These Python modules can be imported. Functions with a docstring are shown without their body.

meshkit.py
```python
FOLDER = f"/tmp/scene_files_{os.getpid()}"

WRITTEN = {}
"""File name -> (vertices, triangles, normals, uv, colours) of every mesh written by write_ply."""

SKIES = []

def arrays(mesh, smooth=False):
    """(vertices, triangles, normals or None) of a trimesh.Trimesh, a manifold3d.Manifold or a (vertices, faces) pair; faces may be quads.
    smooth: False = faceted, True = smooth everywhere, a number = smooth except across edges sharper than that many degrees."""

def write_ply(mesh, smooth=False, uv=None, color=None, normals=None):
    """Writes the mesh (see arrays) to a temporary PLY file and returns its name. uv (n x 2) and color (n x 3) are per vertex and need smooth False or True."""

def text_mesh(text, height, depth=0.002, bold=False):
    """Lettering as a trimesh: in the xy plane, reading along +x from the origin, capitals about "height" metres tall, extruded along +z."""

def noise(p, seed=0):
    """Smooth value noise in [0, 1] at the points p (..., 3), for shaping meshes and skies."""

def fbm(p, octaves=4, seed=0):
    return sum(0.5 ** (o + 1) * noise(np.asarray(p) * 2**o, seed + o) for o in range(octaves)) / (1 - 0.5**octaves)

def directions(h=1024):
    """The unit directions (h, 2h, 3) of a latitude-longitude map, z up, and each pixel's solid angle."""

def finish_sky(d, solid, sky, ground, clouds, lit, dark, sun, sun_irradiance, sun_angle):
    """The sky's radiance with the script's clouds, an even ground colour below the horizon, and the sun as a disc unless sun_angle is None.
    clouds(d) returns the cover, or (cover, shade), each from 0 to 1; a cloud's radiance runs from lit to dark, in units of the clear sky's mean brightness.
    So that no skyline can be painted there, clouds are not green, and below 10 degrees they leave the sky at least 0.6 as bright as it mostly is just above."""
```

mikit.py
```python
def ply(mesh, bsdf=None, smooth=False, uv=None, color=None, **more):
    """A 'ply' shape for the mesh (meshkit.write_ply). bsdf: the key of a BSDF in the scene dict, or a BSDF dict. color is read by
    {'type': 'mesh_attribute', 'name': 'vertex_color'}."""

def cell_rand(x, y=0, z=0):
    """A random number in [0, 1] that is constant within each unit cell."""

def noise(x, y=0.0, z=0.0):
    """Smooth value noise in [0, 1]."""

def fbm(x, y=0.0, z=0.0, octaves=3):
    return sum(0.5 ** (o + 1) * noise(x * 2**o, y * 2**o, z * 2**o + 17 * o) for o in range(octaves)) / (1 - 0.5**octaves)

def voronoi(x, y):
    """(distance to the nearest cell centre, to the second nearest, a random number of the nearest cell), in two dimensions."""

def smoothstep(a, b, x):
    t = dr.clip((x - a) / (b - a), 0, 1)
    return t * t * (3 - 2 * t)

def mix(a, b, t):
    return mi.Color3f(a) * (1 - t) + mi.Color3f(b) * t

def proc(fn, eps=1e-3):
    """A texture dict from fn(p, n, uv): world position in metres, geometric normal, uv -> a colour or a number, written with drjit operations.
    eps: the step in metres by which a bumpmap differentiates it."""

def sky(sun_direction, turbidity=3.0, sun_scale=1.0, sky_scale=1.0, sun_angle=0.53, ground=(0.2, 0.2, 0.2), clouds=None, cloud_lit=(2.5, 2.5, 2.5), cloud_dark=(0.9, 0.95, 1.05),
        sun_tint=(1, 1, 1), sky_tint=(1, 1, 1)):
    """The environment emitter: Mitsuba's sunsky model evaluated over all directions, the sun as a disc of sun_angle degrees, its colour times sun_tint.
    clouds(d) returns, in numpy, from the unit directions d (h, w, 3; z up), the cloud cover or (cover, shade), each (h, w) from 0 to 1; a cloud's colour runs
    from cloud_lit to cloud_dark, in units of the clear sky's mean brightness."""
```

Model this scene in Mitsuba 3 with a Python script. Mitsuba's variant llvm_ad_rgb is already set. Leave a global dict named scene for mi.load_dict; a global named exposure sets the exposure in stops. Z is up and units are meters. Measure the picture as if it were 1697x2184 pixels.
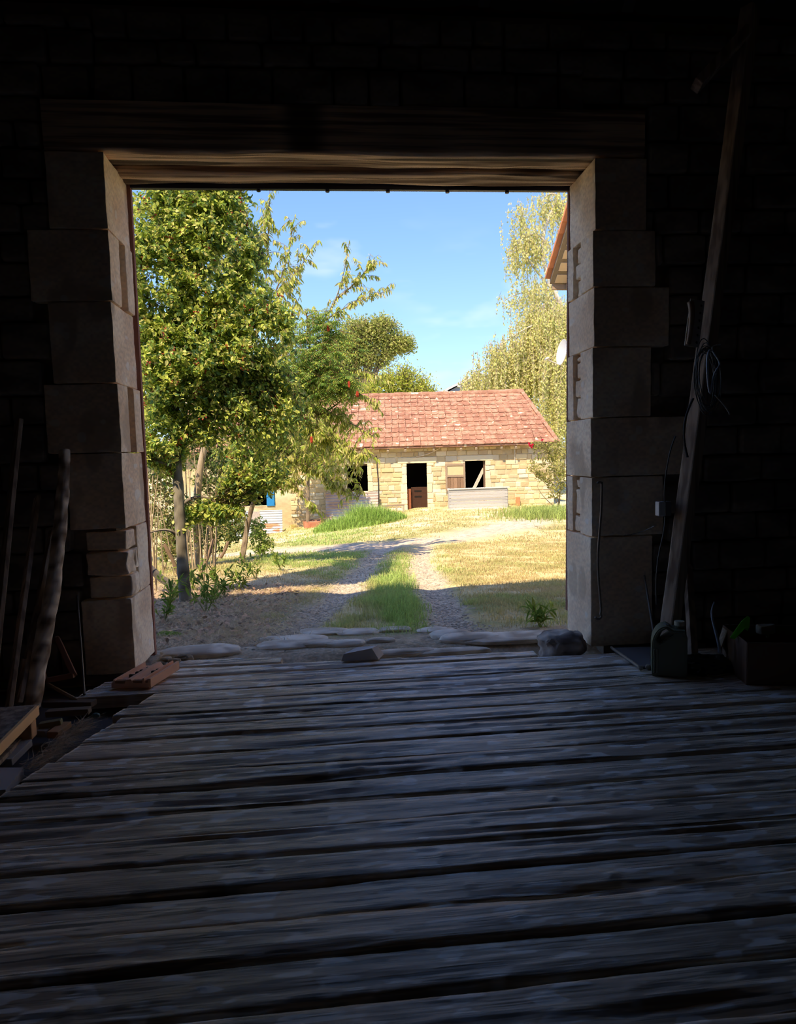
import math
import numpy as np, trimesh, mitsuba as mi, drjit as dr, mikit, meshkit
from scipy.spatial import cKDTree
from shapely.geometry import Polygon
T = mi.ScalarTransform4f
scene, labels = {}, {}

# ------------------------------------------------------------------ camera, sky, exposure
exposure = 2.1
EYE = np.array([1.549, -5.298, 1.6])
FORWARD = np.array([0.09400, 0.99187, -0.08591])
UP = np.array([0.03650, 0.08280, 0.99590])
scene['camera'] = {'type': 'perspective', 'fov': math.degrees(2 * math.atan(848.5 / 1466.05)), 'fov_axis': 'x', 'near_clip': 0.05, 'far_clip': 500.0,
                   'to_world': T().look_at(origin=EYE.tolist(), target=(EYE + FORWARD).tolist(), up=UP.tolist())}
SUN_EL, SUN_AZ = math.radians(50), math.radians(27)      # the sun stands behind the barn, to the left of the door's axis
SUN = np.array([-math.sin(SUN_AZ) * math.cos(SUN_EL), -math.cos(SUN_AZ) * math.cos(SUN_EL), math.sin(SUN_EL)])


def wisps(d):
    az, el = np.arctan2(d[..., 0], d[..., 1]), np.arcsin(np.clip(d[..., 2], -1, 1))
    q = np.stack([az * 11, el * 42, 0 * az], -1)
    n = meshkit.fbm(q, 5, 11)
    m = meshkit.fbm(np.stack([az * 5, el * 11, 0 * az + 3], -1), 2, 5)
    return np.clip((n - 0.56) * 2.2, 0, 1) * np.clip((m - 0.45) * 4, 0, 1) * 0.38


scene['sky'] = mikit.sky(SUN.tolist(), turbidity=2.6, sun_scale=1.0, sky_scale=1.8, ground=(0.16, 0.15, 0.08), clouds=wisps, cloud_lit=(2.2, 2.2, 2.25), sky_tint=(0.85, 0.89, 1.12), sun_tint=(1.06, 1.0, 0.88))

# ------------------------------------------------------------------ materials
F, N, V = mikit.fbm, mikit.noise, mikit.voronoi
S, MIX = mikit.smoothstep, mikit.mix


def rgb(c):
    return {'type': 'rgb', 'value': [float(x) for x in c]}


def principled(color, rough=0.8, spec=0.4, **more):
    return {'type': 'twosided', 'bsdf': {'type': 'principled', 'base_color': color, 'roughness': rough, 'specular': spec, **more}}


def bumped(bsdf, fn, scale, eps=2e-3):
    return {'type': 'twosided', 'bsdf': {'type': 'bumpmap', 'arbitrary': mikit.proc(fn, eps), 'scale': scale, 'bsdf': bsdf['bsdf']}}


VC = {'type': 'mesh_attribute', 'name': 'vertex_color'}
scene['matte'] = principled(VC, 0.85, 0.25)
scene['satin'] = principled(VC, 0.45, 0.5)
scene['glossy'] = principled(VC, 0.16, 0.6)
scene['metal'] = principled(VC, 0.42, 0.5, metallic=0.55)
scene['leaf'] = {'type': 'principledthin', 'base_color': VC, 'roughness': 0.40, 'diff_trans': 0.95, 'eta': 1.45}
scene['grass'] = {'type': 'principledthin', 'base_color': VC, 'roughness': 0.6, 'diff_trans': 0.6, 'eta': 1.35}


def plank_color(p, n, uv):
    tone = N(p.y * 4.9 + 3.3, p.x * 0.15)
    g = F(p.x * 2.2, p.y * 75, p.z * 75, 3)
    fine = N(p.x * 9, p.y * 260, p.z * 120)
    blot = F(p.x * 3.5, p.y * 7, 4.0, 2)
    c = MIX([0.46, 0.365, 0.27], [0.95, 0.80, 0.62], S(0.3, 0.72, g * 0.75 + fine * 0.25))
    c = MIX(c, [0.56, 0.43, 0.32], S(0.4, 0.7, blot) * 0.6)
    c = c * (0.7 + 0.5 * tone)
    c = MIX(c, [0.95, 0.92, 0.88], S(0.62, 0.74, F(p.x * 8, p.y * 30, 9.0, 2)) * 0.8)
    return MIX(c, [0.05, 0.042, 0.035], S(0.57, 0.65, F(p.x * 3.2, p.y * 42, 1.5, 3)) * 0.65)


def plank_relief(p, n, uv):
    return F(p.x * 2.2, p.y * 75, p.z * 75, 2) + 0.5 * N(p.x * 9, p.y * 230, p.z * 60)


scene['plank_wood'] = bumped(principled(mikit.proc(plank_color), 0.46, 0.42), plank_relief, 0.0016)


def stone_color(p, n, uv):
    t = F(p.x * 2.3, p.y * 2.3, p.z * 2.3, 3)
    f = F(p.x * 45, p.y * 45, p.z * 45, 2)
    c = MIX([0.82, 0.63, 0.45], [0.97, 0.83, 0.64], S(0.3, 0.7, t))
    c = c * (0.78 + 0.44 * f)
    c = MIX(c, [0.52, 0.40, 0.28], S(0.6, 0.75, F(p.x * 5, p.y * 5, p.z * 2.2 + 9, 2)) * 0.65)
    return MIX(c, [0.9, 0.87, 0.8], S(0.72, 0.8, F(p.x * 9, p.y * 9, p.z * 9 + 5, 2)) * 0.5)


def stone_relief(p, n, uv):
    return F(p.x * 60, p.y * 60, p.z * 60, 2) + 1.5 * F(p.x * 14, p.y * 14, p.z * 14, 2)


scene['limestone'] = bumped(principled(mikit.proc(stone_color), 0.9, 0.2), stone_relief, 0.003)


def rubble_color(p, n, uv):
    t = F(p.x * 3, p.y * 3, p.z * 5, 3)
    f = F(p.x * 40, p.y * 40, p.z * 40, 2)
    return MIX([0.15, 0.13, 0.11], [0.34, 0.29, 0.23], S(0.3, 0.7, t)) * (0.7 + 0.6 * f)


scene['rubble'] = principled(mikit.proc(rubble_color), 0.92, 0.15)


def beam_color(p, n, uv):
    g = F(p.x * 1.3, p.y * 34, p.z * 34, 4)
    c = MIX([0.26, 0.165, 0.105], [0.84, 0.62, 0.42], S(0.32, 0.68, g))
    c = MIX(c, [0.045, 0.03, 0.022], S(0.58, 0.66, F(p.x * 0.9, p.y * 14, 3.0, 3)) * 0.85)
    return c * (0.75 + 0.5 * N(p.x * 2.2, p.y * 9))


scene['beam_wood'] = bumped(principled(mikit.proc(beam_color), 0.8, 0.25), plank_relief, 0.002)


def post_color(p, n, uv):
    g = F(p.x * 30, p.y * 30, p.z * 1.6, 3)
    return MIX([0.22, 0.16, 0.12], [0.46, 0.36, 0.27], S(0.3, 0.7, g))


scene['post_wood'] = principled(mikit.proc(post_color), 0.8, 0.25)


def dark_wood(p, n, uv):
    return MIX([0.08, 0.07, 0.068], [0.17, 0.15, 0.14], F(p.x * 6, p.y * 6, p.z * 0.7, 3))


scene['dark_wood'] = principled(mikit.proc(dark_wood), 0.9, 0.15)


def tile_color(p, n, uv):
    t = F(p.x * 1.1, p.y * 1.1, p.z * 1.6, 3)
    f = F(p.x * 14, p.y * 14, p.z * 14, 2)
    cell = mikit.cell_rand(p.x * 3.4 + 0.17 * p.y, p.z * 4.4)
    c = MIX([0.35, 0.178, 0.118], [0.46, 0.25, 0.165], S(0.25, 0.75, t * 0.6 + cell * 0.4)) * (0.72 + 0.5 * f)
    c = MIX(c, [0.63, 0.42, 0.29], S(0.52, 0.64, F(p.x * 7, p.y * 7, p.z * 7 + 4, 3)) * 0.4)
    return MIX(c, [0.78, 0.72, 0.50], S(0.735, 0.775, F(p.x * 4.6, p.y * 4.6, p.z * 5.5 + 2, 2)) * 0.9)


scene['roof_tile'] = principled(mikit.proc(tile_color), 0.85, 0.25)


def mortar_color(p, n, uv):
    t = F(p.x * 0.9, p.y * 0.9, p.z * 1.3, 3)
    f = F(p.x * 9, p.y * 9, p.z * 9, 2)
    c = MIX([0.60, 0.48, 0.28], [0.76, 0.67, 0.47], S(0.3, 0.7, t)) * (0.8 + 0.35 * f)
    return MIX(c, [0.32, 0.25, 0.16], S(0.62, 0.74, F(p.x * 2, p.y * 2, p.z * 2 + 6, 2)) * 0.5)


scene['mortar'] = principled(mikit.proc(mortar_color), 0.92, 0.15)
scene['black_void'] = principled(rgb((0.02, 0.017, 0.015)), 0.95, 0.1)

# ------------------------------------------------------------------ the lie of the land, and where the tracks run
LEFT_RUT = [(0.95, 0.75), (1.12, 1.42), (1.42, 3.0), (1.72, 5.0), (2.2, 8.2), (2.6, 11.0), (3.3, 13.2)]
RIGHT_RUT = [(2.62, 0.7), (2.72, 1.8), (2.93, 4.03), (3.25, 8.1), (3.6, 10.5), (4.0, 13.0)]
YARD_TRACK = [(-3.0, 15.2), (0.83, 13.6), (2.6, 12.6), (4.6, 13.1), (6.6, 15.2), (9.85, 19.2), (13, 23)]


def line_distance(x, y, line, np_=True):
    best = None
    for (ax, ay), (bx, by) in zip(line[:-1], line[1:]):
        dx, dy = bx - ax, by - ay
        t = ((x - ax) * dx + (y - ay) * dy) / (dx * dx + dy * dy)
        t = np.clip(t, 0, 1) if np_ else dr.clip(t, 0, 1)
        ex, ey = x - ax - t * dx, y - ay - t * dy
        d = ex * ex + ey * ey
        best = d if best is None else (np.minimum(best, d) if np_ else dr.minimum(best, d))
    return np.sqrt(best) if np_ else dr.sqrt(best)


def sstep(a, b, x):
    t = np.clip((x - a) / (b - a), 0, 1)
    return t * t * (3 - 2 * t)


def ground(x, y):
    x, y = np.asarray(x, float), np.asarray(y, float)
    u = (x - 4.33) * .9955 - (y - 24.07) * .0943
    ramp = np.clip((y - .6) / 14, 0, 1)
    z = -.05 - .76 * (1 - (1 - ramp) ** 1.6)
    return z - .126 * np.clip(.84 - u, 0, 9) * sstep(7, 22, y)


def terrain_height(x, y):
    q = np.stack([x, y, 0 * x], -1)
    z = ground(x, y) + (meshkit.fbm(q * 1.7, 3, 3) - .5) * .05 * sstep(.6, 2, y)
    z = z - .07 * (1 - sstep(.18, .42, y))
    for rut in (LEFT_RUT, RIGHT_RUT):
        z = z - .045 * np.exp(-(line_distance(x, y, rut) / .22) ** 2) * sstep(.6, 1.5, y)
    return z


def ground_color(p, n, uv):
    x, y = p.x, p.y
    w = F(x * 1.1, y * 1.1, 0.0, 3)
    f = F(x * 9, y * 9, 2.0, 3)
    rut = dr.minimum(line_distance(x, y, LEFT_RUT, False), line_distance(x, y, RIGHT_RUT, False))
    rut = 1 - S(0.06, 0.36, rut + (w - 0.5) * 0.35 + (f - 0.5) * 0.3)
    track = 1 - S(0.3, 1.3, line_distance(x, y, YARD_TRACK, False) + (w - 0.5) * 1.3 + (f - .5) * .8)
    left = S(1.0, -0.3, x - 0.10 * y + (w - 0.5) * 0.8) * S(9.0, 5.0, y)              # under the trees: brown soil and leaves
    grass = MIX([0.27, 0.27, 0.10], [0.56, 0.46, 0.25], S(0.36, 0.62, w * 0.8 + f * 0.2))
    far = S(13.0, 20.0, y + (w - .5) * 4)
    grass = MIX(grass, MIX([0.46, 0.42, 0.19], [0.70, 0.59, 0.36], S(.35, .65, w)), far)
    soil = MIX([0.30, 0.215, 0.15], [0.60, 0.47, 0.345], f)
    gravel = MIX([0.36, 0.295, 0.225], [0.60, 0.51, 0.40], S(0.25, 0.75, f * 0.6 + 0.4 * N(x * 45, y * 45)))
    c = MIX(grass, soil, left * 0.85)
    c = MIX(c, gravel, dr.maximum(rut * S(15, 12, y), track))
    c = MIX(c, MIX(soil, gravel, 0.45), S(1.3, 0.7, y + (f - .5) * .5) * 0.85)
    return c * (0.8 + 0.4 * N(x * 70, y * 70))


scene['ground_mat'] = bumped(principled(mikit.proc(ground_color), 0.95, 0.1), lambda p, n, uv: F(p.x * 14, p.y * 14, 1.0, 3), 0.03, 0.01)

# ------------------------------------------------------------------ helpers
rng = np.random.default_rng(7)


def put(key, mesh, mat, label=None, cat=None, group=None, kind=None, smooth=False, color=None):
    if color is not None:
        v, f = (np.asarray(mesh.vertices), np.asarray(mesh.faces)) if hasattr(mesh, 'faces') else (np.asarray(mesh[0], float), np.asarray(mesh[1]))
        color = np.asarray(color, float)
        if smooth is not True and smooth:                                     # split at the sharp edges, the colours with it
            m = trimesh.graph.smooth_shade(trimesh.Trimesh(v, f, process=False), angle=np.radians(smooth), facet_minarea=None)
            if color.ndim == 2:
                color = color[cKDTree(v).query(m.vertices)[1]]
            v, f, smooth = np.array(m.vertices), np.array(m.faces), True
        if color.ndim == 1:
            color = np.tile(color, (len(v), 1))
        scene[key] = mikit.ply((v, f), mat, smooth, color=color)
    else:
        scene[key] = mikit.ply(mesh, mat, smooth)
    tag(key, label, cat, group, kind)
    return key


def tag(key, label=None, cat=None, group=None, kind=None):
    d = {k: v for k, v in (('label', label), ('category', cat), ('group', group), ('kind', kind)) if v}
    if d:
        labels[key] = d


TAKEN = {}


def numbered(name):
    k = TAKEN.get(name, 0)
    TAKEN[name] = k + 1
    return name if k == 0 else f'{name}_{k:03d}'


def join(parts):
    vs, fs, cs, n = [], [], [], 0
    for p in parts:
        v, f = np.asarray(p[0], float), np.asarray(p[1], int)
        vs.append(v), fs.append(f + n)
        n += len(v)
        if len(p) > 2:
            c = np.asarray(p[2], float)
            cs.append(np.tile(c, (len(v), 1)) if c.ndim == 1 else c)
    return (np.vstack(vs), np.vstack(fs), np.vstack(cs)) if cs else (np.vstack(vs), np.vstack(fs))


def box(a, b):
    m = trimesh.creation.box(bounds=[np.minimum(a, b), np.maximum(a, b)])
    return np.array(m.vertices), np.array(m.faces)


def round_box(a, b, r=0.01, edge=0.08, amp=0.0, freq=9.0, seed=0, most=4):
    """A box between the corners a and b with rounded edges and a rough face."""
    a, b = np.minimum(a, b).astype(float), np.maximum(a, b).astype(float)
    n = [max(1, min(most, int(round(s / edge)))) for s in b - a]
    cuts = [np.unique(np.r_[0, min(r / s, .3), np.linspace(0, 1, k + 1)[1:-1], 1 - min(r / s, .3), 1]) for k, s in zip(n, b - a)]
    vs, fs, base = [], [], 0
    for ax in range(3):
        i, j = [k for k in range(3) if k != ax]
        gi, gj = np.meshgrid(cuts[i], cuts[j], indexing='ij')
        for side in (0, 1):
            p = np.zeros((gi.size, 3))
            p[:, i], p[:, j], p[:, ax] = gi.ravel(), gj.ravel(), side
            q = np.arange(gi.size).reshape(gi.shape) + base
            quad = np.stack([q[:-1, :-1], q[1:, :-1], q[1:, 1:], q[:-1, 1:]], -1).reshape(-1, 4)
            if (side == 0) != (ax == 1):
                quad = quad[:, ::-1]
            vs.append(p), fs.append(np.vstack([quad[:, [0, 1, 2]], quad[:, [0, 2, 3]]]))
            base += gi.size
    m = trimesh.Trimesh(np.vstack(vs), np.vstack(fs), process=False)
    m.merge_vertices()
    p = a + np.array(m.vertices) * (b - a)
    lo, hi = a + np.minimum(r, (b - a) * .49), b - np.minimum(r, (b - a) * .49)
    core = np.clip(p, lo, hi)
    d = p - core
    ln = np.linalg.norm(d, axis=1, keepdims=True)
    d = np.where(ln > 1e-9, d / np.maximum(ln, 1e-9), 0)
    p = core + d * np.minimum(r, ln * 1.0)
    if amp:
        w = np.stack([meshkit.fbm(p * freq + 31 * k, 3, seed + k) - .5 for k in range(3)], -1)
        p = p + w * 2 * amp
    return p, np.array(m.faces)


def hexa(p):
    """A solid from eight corners: the four of the bottom and the four of the top, in turn."""
    f = [[0, 3, 2], [0, 2, 1], [4, 5, 6], [4, 6, 7]]
    for i in range(4):
        j = (i + 1) % 4
        f += [[i, j, j + 4], [i, j + 4, i + 4]]
    return np.asarray(p, float), np.array(f)


def bar(p, q, w, t, side=(0, 0, 1), segs=1, amp=0.0, seed=0):
    """A squared timber from p to q, w wide and t thick; side: about which way its width lies."""
    p, q = np.asarray(p, float), np.asarray(q, float)
    d = (q - p) / np.linalg.norm(q - p)
    n = np.cross(d, side)
    n /= np.linalg.norm(n)
    s = np.cross(n, d)
    L = np.linalg.norm(q - p)
    v, f = round_box((-w / 2, -t / 2, 0), (w / 2, t / 2, L), min(w, t) * .12, max(L / max(segs, 1), .02), 0, most=segs)
    if amp:
        v = v + np.stack([meshkit.fbm(v * [9, 9, 3] + 13 * k, 3, seed + k) - .5 for k in range(3)], -1) * [2 * amp, 2 * amp, 0]
    return p + v[:, :1] * s + v[:, 1:2] * n + v[:, 2:] * d, f


def tube(path, radius, n=6, cap=True):
    path = np.asarray(path, float)
    radius = np.broadcast_to(np.asarray(radius, float), len(path))
    t = np.gradient(path, axis=0)
    t /= np.linalg.norm(t, axis=1, keepdims=True) + 1e-12
    a = np.array([0, 0, 1.0]) if abs(t[0][2]) < .9 else np.array([1.0, 0, 0])
    rings = []
    for k in range(len(path)):
        a = a - t[k] * (a @ t[k])
        a /= np.linalg.norm(a) + 1e-12
        b = np.cross(t[k], a)
        th = np.arange(n) * 2 * np.pi / n
        rings.append(path[k] + radius[k] * (np.cos(th)[:, None] * a + np.sin(th)[:, None] * b))
    v = np.vstack(rings)
    i = np.arange(n)
    f = []
    for k in range(len(path) - 1):
        p, q = k * n + i, k * n + (i + 1) % n
        f += [np.stack([p, q, q + n], -1), np.stack([p, q + n, p + n], -1)]
    f = np.vstack(f)
    if cap:
        v = np.vstack([v, path[0], path[-1]])
        m = len(v)
        e = (len(path) - 1) * n
        f = np.vstack([f, np.stack([(i + 1) % n, i, 0 * i + m - 2], -1), np.stack([e + i, e + (i + 1) % n, 0 * i + m - 1], -1)])
    return v, f


def smooth_path(pts, k=8):
    pts = np.asarray(pts, float)
    t = np.arange(len(pts))
    from scipy.interpolate import CubicSpline, interp1d
    s = np.linspace(0, len(pts) - 1, (len(pts) - 1) * k + 1)
    return CubicSpline(t, pts)(s) if len(pts) > 2 else interp1d(t, pts, axis=0)(s)


def rock(center, size, seed=0, sub=3, amp=.28):
    m = trimesh.creation.icosphere(subdivisions=sub)
    v = np.array(m.vertices)
    k = 1 + amp * 2 * (meshkit.fbm(v * 1.3 + seed * 7.1, 3, seed) - .5)
    v = np.sign(v) * np.abs(v) ** .75 * k[:, None]
    return v * np.asarray(size) + np.asarray(center), np.array(m.faces)


def speckle(v, a, b, freq=12.0, seed=0, octaves=3):
    t = sstep(.3, .7, meshkit.fbm(np.asarray(v) * freq, octaves, seed))[:, None]
    return np.asarray(a) * (1 - t) + np.asarray(b) * t

# ================================================================== the barn: floor, front wall, lintel, shell
JOINTS = [(0.044, -0.022), (-0.164, -0.0052), (-0.377, 0.0064), (-0.552, 0.0012), (-0.754, -0.0045), (-0.956, -0.0033), (-1.141, -0.0142), (-1.336, -0.0111), (-1.568, -0.0013), (-1.791, -0.0049), (-1.965, -0.0102), (-2.186, -0.0062), (-2.418, 0.0015), (-2.609, -0.0109), (-2.806, -0.0018), (-3.01, 0.0048), (-3.198, 0.0015), (-3.399, 0.006), (-3.395, -0.0636)]
FLOOR_L, FLOOR_R = -1.7, 6.1


def make_floor():
    r = np.random.default_rng(21)
    edges = [(JOINTS[0][0] + .17, -.010)] + JOINTS[:-1]
    y0, s0 = JOINTS[-2]
    edges += [(y0 - .2 * k, s0 * .5) for k in range(1, 9)]
    gaps = {0: .010, 1: .012, 2: .085, 3: .003, 4: .008, 5: .010, 6: .009, 7: .013, 8: .009, 9: .011, 10: .012, 11: .016, 12: .012, 13: .011, 14: .008, 15: .007}
    for i in range(len(edges) - 1):
        (ya, sa), (yb, sb) = edges[i], edges[i + 1]
        ga, gb = gaps.get(i, .014), gaps.get(i + 1, .014)
        mid = (ya + yb) / 2
        # the left ends run along a ragged slant; the first planks stop between the jambs
        left = .33 + (mid + .28) * .27 + r.uniform(-.04, .04) if mid > -2.0 else FLOOR_L
        left = {0: .18, 1: .13, 2: -.16, 3: -.22}.get(i, left)
        right = {0: 1.10, 1: 3.1, 2: 5.6}.get(i, FLOOR_R + r.uniform(-.2, .2))
        near = mid > -4.2
        nx = int((right - left) / (.020 if near else .08))
        x = np.linspace(left, right, nx)
        far = ya + sa * x
        close = yb + sb * x
        wig = lambda s, k: (meshkit.fbm(np.stack([x * 2.1, x * 0 + s, x * 0], -1), 4, k) - .5)
        if i == 2:
            ga_x = .10 * np.clip((2.55 - x) / 1.6, .08, 1)
        else:
            ga_x = ga * (1 + 1.3 * wig(i, 40))
        far = far - ga_x / 2 + .016 * wig(i * 1.7, 41) * (i > 0)
        close = close + gb * (1 + 1.3 * wig(i + 1, 40)) / 2 + .016 * wig(i * 2.3 + 9, 42)
        if i == 1:
            close = yb + sb * x + .012
        tt = np.array([0, .0, .03, .09, .17, .26, .35, .44, .53, .62, .71, .79, .86, .92, .97, 1, 1])
        drop = np.array([-.085, -.012, -.003, -.0005, 0, 0, 0, 0, 0, 0, 0, 0, 0, -.001, -.004, -.014, -.085])
        g = np.stack([np.repeat(x[:, None], len(tt), 1), close[:, None] + (far - close)[:, None] * tt, np.repeat(drop[None], nx, 0)], -1)
        q = g.copy()
        q[..., 2] = 0
        top = (drop > -.05)
        relief = (meshkit.fbm(q * [1.3, 34, 1], 3, 50 + i) - .5) * .010 + (meshkit.fbm(q * [9, 60, 1], 2, 70 + i) - .5) * .005
        crack = np.clip(meshkit.fbm(q * [.8, 26, 1], 3, 90 + i) - .62, 0, 1) * -.10
        g[..., 2] += (relief + crack) * top + r.uniform(-.009, .006) + (x[:, None] - 2) * r.uniform(-.002, .002)
        if i < 2:
            g[..., 2] += -.006
        for _ in range(9 if near else 0):                                   # knots that stand proud of the worn wood
            kx, ky = r.uniform(left + .1, right - .1), r.uniform(.15, .85)
            yy = close + (far - close) * ky
            d2 = ((g[..., 0] - kx) / .022) ** 2 + ((g[..., 1] - yy[:, None]) / .014) ** 2
            g[..., 2] += r.uniform(.004, .010) * np.exp(-d2) * top
        if mid > -2.0:                                                        # the left ends are cut on the slant
            g[..., 0] += .30 * (g[..., 1] - mid) * np.clip(1 - (x - left) / .5, 0, 1)[:, None]
        m = len(tt)
        k = np.arange(nx * m).reshape(nx, m)
        f = np.stack([k[:-1, :-1], k[1:, :-1], k[1:, 1:], k[:-1, 1:]], -1).reshape(-1, 4)
        f = np.vstack([f[:, [0, 1, 2]], f[:, [0, 2, 3]]])
        ends = []
        for row, flip in ((k[0], 0), (k[-1], 1)):
            fan = np.stack([np.full(m - 2, row[0]), row[1:-1], row[2:]], -1)
            ends.append(fan[:, ::-1] if not flip else fan)
        f = np.vstack([f] + ends)[:, ::-1]
        if near:
            f = f[:, ::-1]
        put(numbered('floor__plank'), (g.reshape(-1, 3), f), 'plank_wood', smooth=True)


put('floor', join([box((-2.3, -9.0, -.30), (6.3, .58, -.13))]), 'dark_wood', 'dark bed of earth under the weathered plank floor of the barn', kind='structure')
make_floor()

# ---- front wall with its door opening; every stone of it is a part
OPEN_TOP = 3.81
RIGHT_X = lambda z: 3.585 + .0142 * z
core = [box((-9, .10, -.4), (-.10, .52, 4.32)), box((3.74, .10, -.4), (15, .52, 4.32)), box((-.15, .10, 4.1), (3.80, .52, 4.32)), box((-9, .52, -1.2), (-.5, .58, 4.32)), box((4.1, .52, -1.2), (15, .58, 4.32)), box((-9, .08, 4.28), (15, .52, 4.85))]
put('wall_front', join(core), 'rubble', 'thick stone front wall of the barn around the open doorway', kind='structure')


def quoin(x0, x1, y0, y1, z0, z1, seed, amp=.005, r=.007):
    v, f = round_box((x0, y0, z0 + .004), (x1, y1, z1 - .004), r, .04, amp, 9.0, seed, most=14)
    put(numbered('wall_front__stone'), (v, f), 'limestone', smooth=40)


def small_stone(x0, x1, y0, y1, z0, z1, seed, mat='limestone'):
    v, f = round_box((x0, y0, z0), (x1, y1, z1), .012, .05, .016, 11.0, seed, most=8)
    put(numbered('wall_front__stone'), (v, f), mat, smooth=45)


LEFT_Z = [3.81, 3.27, 2.76, 2.17, 1.66, 1.09, .56, -.02]
LEFT_W = [.40, .56, .45, .52, .40, .36, .36]
for i, (zt, zb) in enumerate(zip(LEFT_Z[:-1], LEFT_Z[1:])):
    jit = rng.uniform(-.008, .008)
    if i in (1, 3):                                                           # an outer and an inner stone with rubble packed between
        quoin(-LEFT_W[i], 0 + jit, 0, .25, zb, zt, 100 + i)
        quoin(-.30, .01 + jit, .37, .565, zb, zt, 120 + i)
        z = zb + .02
        while z < zt - .06:
            h = min(rng.uniform(.16, .30), zt - .02 - z)
            small_stone(-.20, -.035 + rng.uniform(-.012, .012), .262, .36, z, z + h - .012, int(z * 100))
            z += h
    elif i == 5:                                                              # broken, patched block
        quoin(-.34, .005, .26, .565, zb, zt, 131)
        for k, (ya, yb, za, zc) in enumerate([(.02, .25, .93, 1.08), (.0, .20, .74, .93), (.03, .25, .57, .74), (.20, .27, .76, .92)]):
            small_stone(-.30, .0 + rng.uniform(-.02, .01), ya, yb, za, zc - .01, 140 + k)
    else:
        quoin(-LEFT_W[i], jit + .004, 0, .565, zb, zt, 150 + i)
RIGHT_Z = [3.81, 3.27, 2.84, 2.38, 1.83, 1.36, .88, -.02]
RIGHT_W = [.42, .50, .62, .48, .80, .60, .52]
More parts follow.
